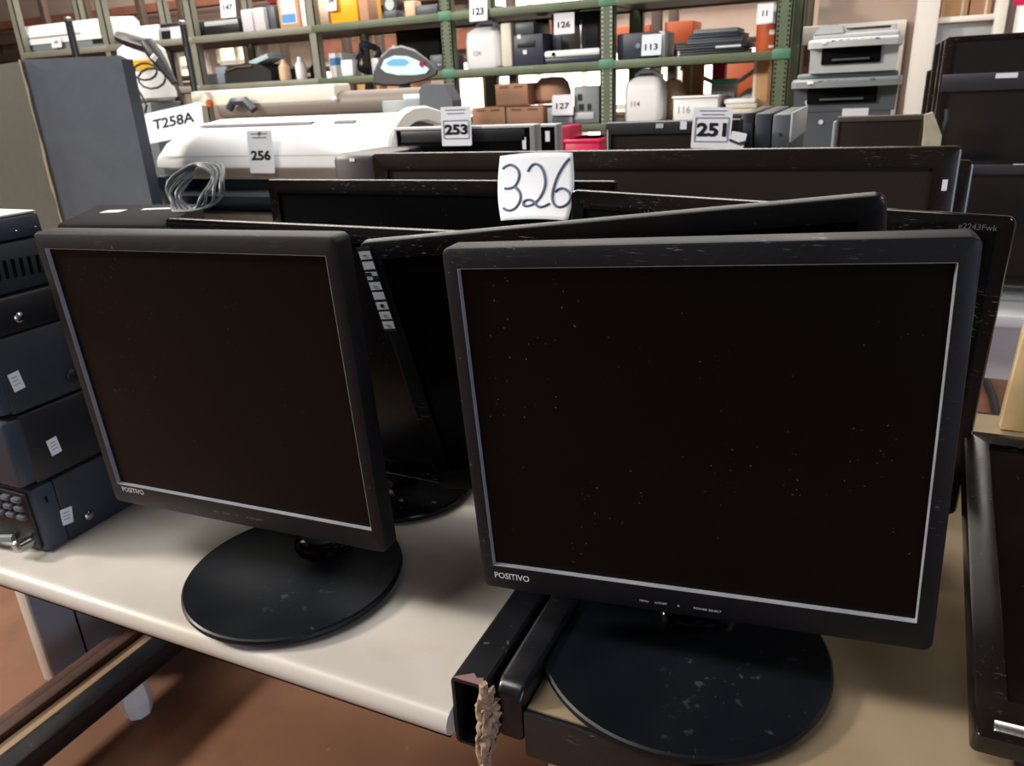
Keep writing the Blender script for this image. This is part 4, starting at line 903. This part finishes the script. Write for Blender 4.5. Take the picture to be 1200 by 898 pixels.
p = at(434, 85, 4.0); MB().box(-.02+p.x-t.location.x, .03+p.x-t.location.x, -.1, -.06, .0, .09, .004).build('connector', m_lgrp, t)
t, w, h, D = box_item('photo_carton', 'white carton with blue print behind the first green upright', 'carton', 384, 400, 62, z2, m_wplast, D=.2, Y=4.15); MB().box(-w*.4, w*.4, -D/2-.001, -D/2, h*.5, h*.8).build('blue_print', m_blue, t, smooth=False)
box_item('cream_bottle', 'white canister beside the navy cable roll', 'canister', 398, 412, 70, z2, m_wplast, D=.07, Y=4.06, bev=.012)
# upper shelf
t, w, h, D = box_item('yellow_carton', 'bright yellow carton on the upper shelf bearing tag 54', 'carton', 381, 416, -14, z3, m_yellow, D=.25, Y=4.04)
MB().box(-w*.5-.001, -w*.42, -D/2-.001, -D/2, 0, h).build('brown_edge', m_brick, t, smooth=False)
lot_tag('white tag reading 54 on the yellow carton', 382, 394, -8, 13, 4.02, '54', .3, .4)
t, w, h, D = box_item('photo_carton', 'carton with a framed blue picture print on the upper shelf', 'carton', 323, 348, -6, z3, m_carton2, D=.2, Y=4.04)
MB().box(-w*.36, w*.36, -D/2-.002, -D/2, h*.12, h*.95).build('picture_panel', m_paper2, t, smooth=False); MB().box(-w*.34, w*.3, -D/2-.003, -D/2-.001, h*.16, h*.42).build('blue_print', m_blue, t, smooth=False)
t, w, h, D = box_item('white_carton', 'white carton marked 148 beside the first full upright', 'carton', 349, 364, -4, z3, m_wplast, D=.2, Y=4.04)
text('printed_number', '148', m_greyink, t, Tr(w*.05, -D/2-.001, h*.5), h=.03); MB().box(-w*.5, -w*.42, -D/2-.002, -D/2, 0, h).build('orange_edge', m_orange, t, smooth=False)
t, w, h, D = box_item('paper_pack', 'lilac-white paper pack on the upper shelf, beside the black player', 'paper pack', 281, 294, 11, z3, mat('lilac paper', '#c9c5cc', .8), D=.15, Y=4.03)
box_item('paper_pack', 'second lilac-white paper pack, beside the red figurine', 'paper pack', 295, 308, 9, z3, mat('lilac paper', '#c9c5cc', .8), D=.15, Y=4.03)
t, w, h, D = box_item('tool', 'dark red handled tool on the upper shelf', 'tool', 311, 321, 6, z3, m_dgrp, D=.06, Y=4.06); MB().lathe([(.0, h), (.03, h+.01), (.036, h+.04), (.0, h+.06)], n=16).build('red_handle', mat('dark red', '#8a2a36', .4), t)
t, w, h, D = box_item('media_player', 'black media player with silver front behind tag 147', 'player', 238, 279, 22, z3, m_case2, D=.2, Y=4.04); MB().box(-w*.48, w*.48, -D/2-.003, -D/2, h*.6, h*.9, .001).build('silver_front', m_lgrp, t)
lot_tag('white lot tag reading 147 on the black media player', 258, 276, -4, 21, 4.02, '147', .26, .5, nw=.6)
t, w, h, D = box_item('round_fan', 'dark round-faced device at the upper shelf edge', 'fan', 449, 464, 12, z3, m_dgrp, D=.08, Y=4.05)
MB().tube([(0, -.03, h+.03), (0, .03, h+.03)], .045, 20).build('round_head', m_case2, t); MB().tube([(0, -.031, h+.03), (0, -.035, h+.03)], .03, 20).build('silver_ring', m_lgrp, t)
box_item('peach_carton', 'small peach carton on the upper shelf', 'carton', 473, 485, 1, z3, m_skin, D=.08, Y=4.04)
box_item('grey_case', 'flat grey case on the upper shelf beside the second green upright', 'case', 486, 512, 6, z3, m_dgrp, D=.2, Y=4.05)
box_item('brown_carton', 'small striped brown carton beside the yellow one', 'carton', 419, 430, -2, z3, m_carton, D=.1, Y=4.04)
# grey bay: curved black device, bottles, cables on middle shelf
t = thing('scanner', 'curved black scanner with pale papers on it', 'scanner', (at(298, 90, 4.1).x, 4.14, z2)); w = at(326, 90, 4.05).x-at(271, 90, 4.05).x
MB().prism_y([(-w/2, 0), (w/2, 0), (w/2, .06), (w*.3, .1), (0, .115), (-w*.35, .1), (-w/2, .06)], -.1, .12).build('body', m_case2, t)
MB().tube([(-w*.45, -.104, .075), (-w*.2, -.106, .095), (w*.15, -.106, .095)], .008, 8).build('chrome_trim', m_metal, t)
MB(Tr(w*.3, 0, .118) @ Rot(-.25, 'Y')).box(-.1, .06, -.08, .08, -.0, .03, .004).build('paper_stack', mat('pale blue paper', '#b9cbd6', .8), t)
for i, (px, m, hh, lb) in enumerate(((332, m_skin, .12, 'cream bottle beside the curved scanner'), (349, m_wplast, .13, 'white bottle among the dark adapters'), (338, m_case2, .08, 'black adapter beside the cream bottle'), (361, m_case2, .10, 'black adapter next to the first full upright'))):
    p = at(px, 90, 4.06+.03*i); o = MB().lathe([(0, 0), (.03, 0), (.034, .01), (.034, hh*.65), (.016, hh*.85), (.014, hh)], n=16).build('bottle' if i < 2 else 'adapter', m); o.location = (p.x, 4.08+.05*i, z2); tag(o, lb, 'bottle' if i < 2 else 'adapter')
box_item('grey_crate', 'grey-blue crate at the end of the grey bay, beside the scanner', 'crate', 252, 265, 78, z2, mat('dusty blue', '#7d8798', .6), D=.2, Y=4.06)
box_item('clear_tub', 'pale plastic tub behind the chrome pole', 'tub', 226, 243, 88, z2, m_lgrp, D=.12, Y=4.1)
# far grey bays: white air conditioner style printers
t = thing('white_printer', 'long white printer with grey base near the far end of the rack', 'printer', (at(80, 45, 4.1).x, 4.2, z3-.12)); w = at(133, 45, 4.05).x-at(26, 45, 4.05).x
prof = [(-.14, 0), (-.14, .1), (-.1, .17), (.1, .19), (.14, .15), (.14, 0)]
MB(Tr(0, 0, .05)).prism_x([(p[0], p[1]*.75) for p in prof], -w/2, w/2, .06).build('cover', m_wplast, t); MB().box(-w*.46, w*.46, -.13, .13, .0, .06, .006).build('base', m_grp, t)
MB(Tr(0, 0, .04)).box(-w*.42, w*.2, -.143, -.138, .05, .056).build('seam', m_dgrp, t, smooth=False); MB().box(w*.3, w*.42, -.134, -.128, .02, .08).build('opening', m_case2, t, smooth=False)
t.location.z = z3+.0
t.location.z = z3
lot_tag('small white tag on the long white printer at the far end of the rack', 60, 72, 44, 56, 4.045, '344', .3, .45)
t, w, h, D = box_item('white_carton', 'white carton between the two far uprights', 'carton', 137, 184, 31, z3-.02, m_wplast, D=.2, Y=4.06) if False else box_item('white_carton', 'white carton between the two far uprights', 'carton', 137, 184, 31, z3+.001, m_wplast, D=.2, Y=4.06)
t, w, h, D = box_item('disc_player', 'silver and black disc player behind the chrome pole', 'player', 186, 230, 26, z3, m_case2, D=.2, Y=4.06); MB().box(-w*.48, w*.48, -D/2-.003, -D/2, h*.55, h*.75, .001).build('silver_band', m_lgrp, t)
lot_tag('blank white tag on the silver and black disc player', 200, 212, 31, 49, 4.04, None, .2, .5)

# ================================================================== poles, bucket and handheld device behind the speaker
def pole(label, px, py, px2, Y, r):
    p = at(px, py, Y); t = thing('steel_pole', label, 'pole', (p.x, Y, 0)); h = p.z
    MB().cyl((0, 0, .01), (0, 0, h-.02), r, n=16).build('shaft', mat('dark chrome', '#55585c', .2, metal=.9), t); MB().lathe([(r*1.05, h-.02), (r*1.1, h-.005), (r*.6, h)], n=16).build('cap', m_metal, t); MB().lathe([(.14, 0), (.14, .008), (.03, .02)], n=28).build('foot', m_case2, t)
pole('dark chrome pole rising behind the speaker cabinet', 79, 20, 0, 3.3, .02)
pole('dark chrome pole rising behind the coiled black cables', 213, 24, 0, 3.3, .016)
p = at(172, 90, 3.0); t = thing('plastic_bucket', 'white plastic container with a yellow label behind the coiled black cables', 'container', (p.x, 3.0, 0))
hb = at(172, 120, 3.0).z; ht = at(172, 50, 3.0).z
MB().lathe([(.09, hb), (.125, hb+.02), (.13, hb+.09), (.11, ht-.03), (.07, ht)], n=28).build('body', m_wplast2, t)
g = MB(); g.loops([[(.133*math.cos(a), .133*math.sin(a), z) for a in [-PI*.9+PI*.75*k/12 for k in range(13)]] for z in (hb+.15, hb+.19)], False, False, False); g.build('yellow_label', m_yellow, t)
MB().box(-.1, .1, -.1, .1, 0, hb, .01).build('stand', m_dgrp, t)
t = thing('handheld_device', 'black angled handheld device with a white sticker and hanging coiled cable', 'handheld device', tuple(at(182, 70, 2.72)))
def hp(px, py, Y=2.72): return at(px, py, Y)-Vector(t.location)
MB().tube([hp(139, 43), hp(150, 47), hp(172, 54), hp(180, 58)], [.024, .03, .03, .02], 10).build('head', m_case2, t)
MB().tube([hp(172, 50), hp(179, 60), hp(188, 73), hp(197, 86), hp(205, 98)], [.03, .034, .03, .02, .014], 12).build('grip', m_case2, t)
MB().tube([hp(180, 67, 2.69), hp(181.5, 68, 2.686)], .016, 4).build('sticker', m_paper, t)
g = MB()
pts = [hp(205, 98), hp(210, 108), hp(214, 120), hp(210, 128)]
g.tube(pts, .008, 7); g.build('cable', m_rubber, t)
for a_, b_, c_, r_ in ((170, 84, 14, 10), (178, 92, 16, 12)):
    MB().tube([hp(a_+c_*math.cos(k*.55), b_+r_*math.sin(k*.55), 2.72+.002*k) for k in range(13)], .005, 6).build('cable_loop', m_rubber, t)
MB().tube([hp(158, 80), hp(156, 96), hp(166, 112), hp(172, 124), hp(170, 132)], .005, 6).build('cable_loop', m_rubber, t)
MB().tube([hp(210, 128), hp(214, 160)+Vector((0, .0, 0)), Vector((hp(214, 160).x, 0, .76-t.location.z))], .012, 8).build('stand', m_rubber, t)
t.location.z += 0

# cartons in the niche right of the post
for i, (px0, px1, m, lb) in enumerate(((1106, 1133, m_carton2, 'tan carton on the niche ledge nearest the cream post'), (1135, 1160, m_carton, 'brown carton on the niche ledge beside the tan one'))):
    a = at(px0, 21, 4.62); b = at(px1, 21, 4.62); zz = at(1097, 22, 4.6).z
    t = thing('carton', lb, 'carton', ((a.x+b.x)/2, 4.78, zz+.001), 0, 'cartons on the niche ledge'); w = b.x-a.x
    MB().box(-w/2, w/2, -.15, .15, 0, .3, .003).build('body', m, t); MB().box(w*.2, w*.3, -.1515, -.149, 0, .3).build('tape', m_beigep, t, smooth=False)
a = at(1186, 38, 4.45); t = thing('white_appliance', 'white panel appliance with a red label beyond the televisions', 'appliance', (a.x+.25, 4.35, 0))
zz = at(1190, -30, 4.25).z; MB().box(-.25, .4, -.2, .1, 0, zz, .01).build('body', m_wplast, t); p = at(1194, 3, 4.15); MB().box(p.x-t.location.x-.02, p.x-t.location.x+.1, -.203, -.199, p.z-.012, p.z+.012).build('red_label', m_red, t, smooth=False)

# ================================================================== light
w = bpy.data.worlds.new('world'); sc.world = w; w.use_nodes = True
w.node_tree.nodes['Background'].inputs[0].default_value = lin('#cfe0f2'); w.node_tree.nodes['Background'].inputs[1].default_value = .3
def area(name, loc, aim, sx, sy, e, col):
    l = bpy.data.lights.new(name, 'AREA'); l.shape = 'RECTANGLE'; l.size = sx; l.size_y = sy; l.energy = e; l.color = lin(col)[:3]
    o = bpy.data.objects.new(name, l); COL.objects.link(o); o.location = loc; o.rotation_euler = (Vector(aim)-Vector(loc)).to_track_quat('-Z', 'Y').to_euler(); return o
area('overhead_fill', (-2.6, 3.2, 4.1), (-2.6, 3.2, 0), 6, 2.2, 190, '#fff8ee')  # added overhead lamp brightening the rack area; ceiling has no opening
area('overhead_fill', (2.7, 3.0, 4.1), (.6, 3.6, .8), 1.4, 1.8, 70, '#fff6ea')  # added overhead lamp to brighten the stacked printers
area('rear_fill', (-4, 5.9, 4.1), (-4, 6.2, 0), 8, 1.2, 360, '#fff9f0')  # added overhead lamp to brighten the far background
area('front_fill', (-2.4, -.6, 4.0), (-1.8, 3.4, 1.0), 3.0, 1.2, 150, '#fbf8f4')  # lamp added high behind the camera to light upright faces at the back
area('doorway_daylight', (3.4, -2.6, 1.25), (-.9, .9, .7), 1.6, 2.2, 70, '#d6e3fb')
area('side_window', (-6.2, -1.25, 3.9), (-.2, .6, .75), .7, .7, 430, '#fff5e8')

vs = sc.view_settings; sc.display_settings.display_device = 'sRGB'
vs.view_transform = 'Standard'; vs.look = 'None'; vs.exposure = .1; vs.gamma = 1; vs.use_curve_mapping = False
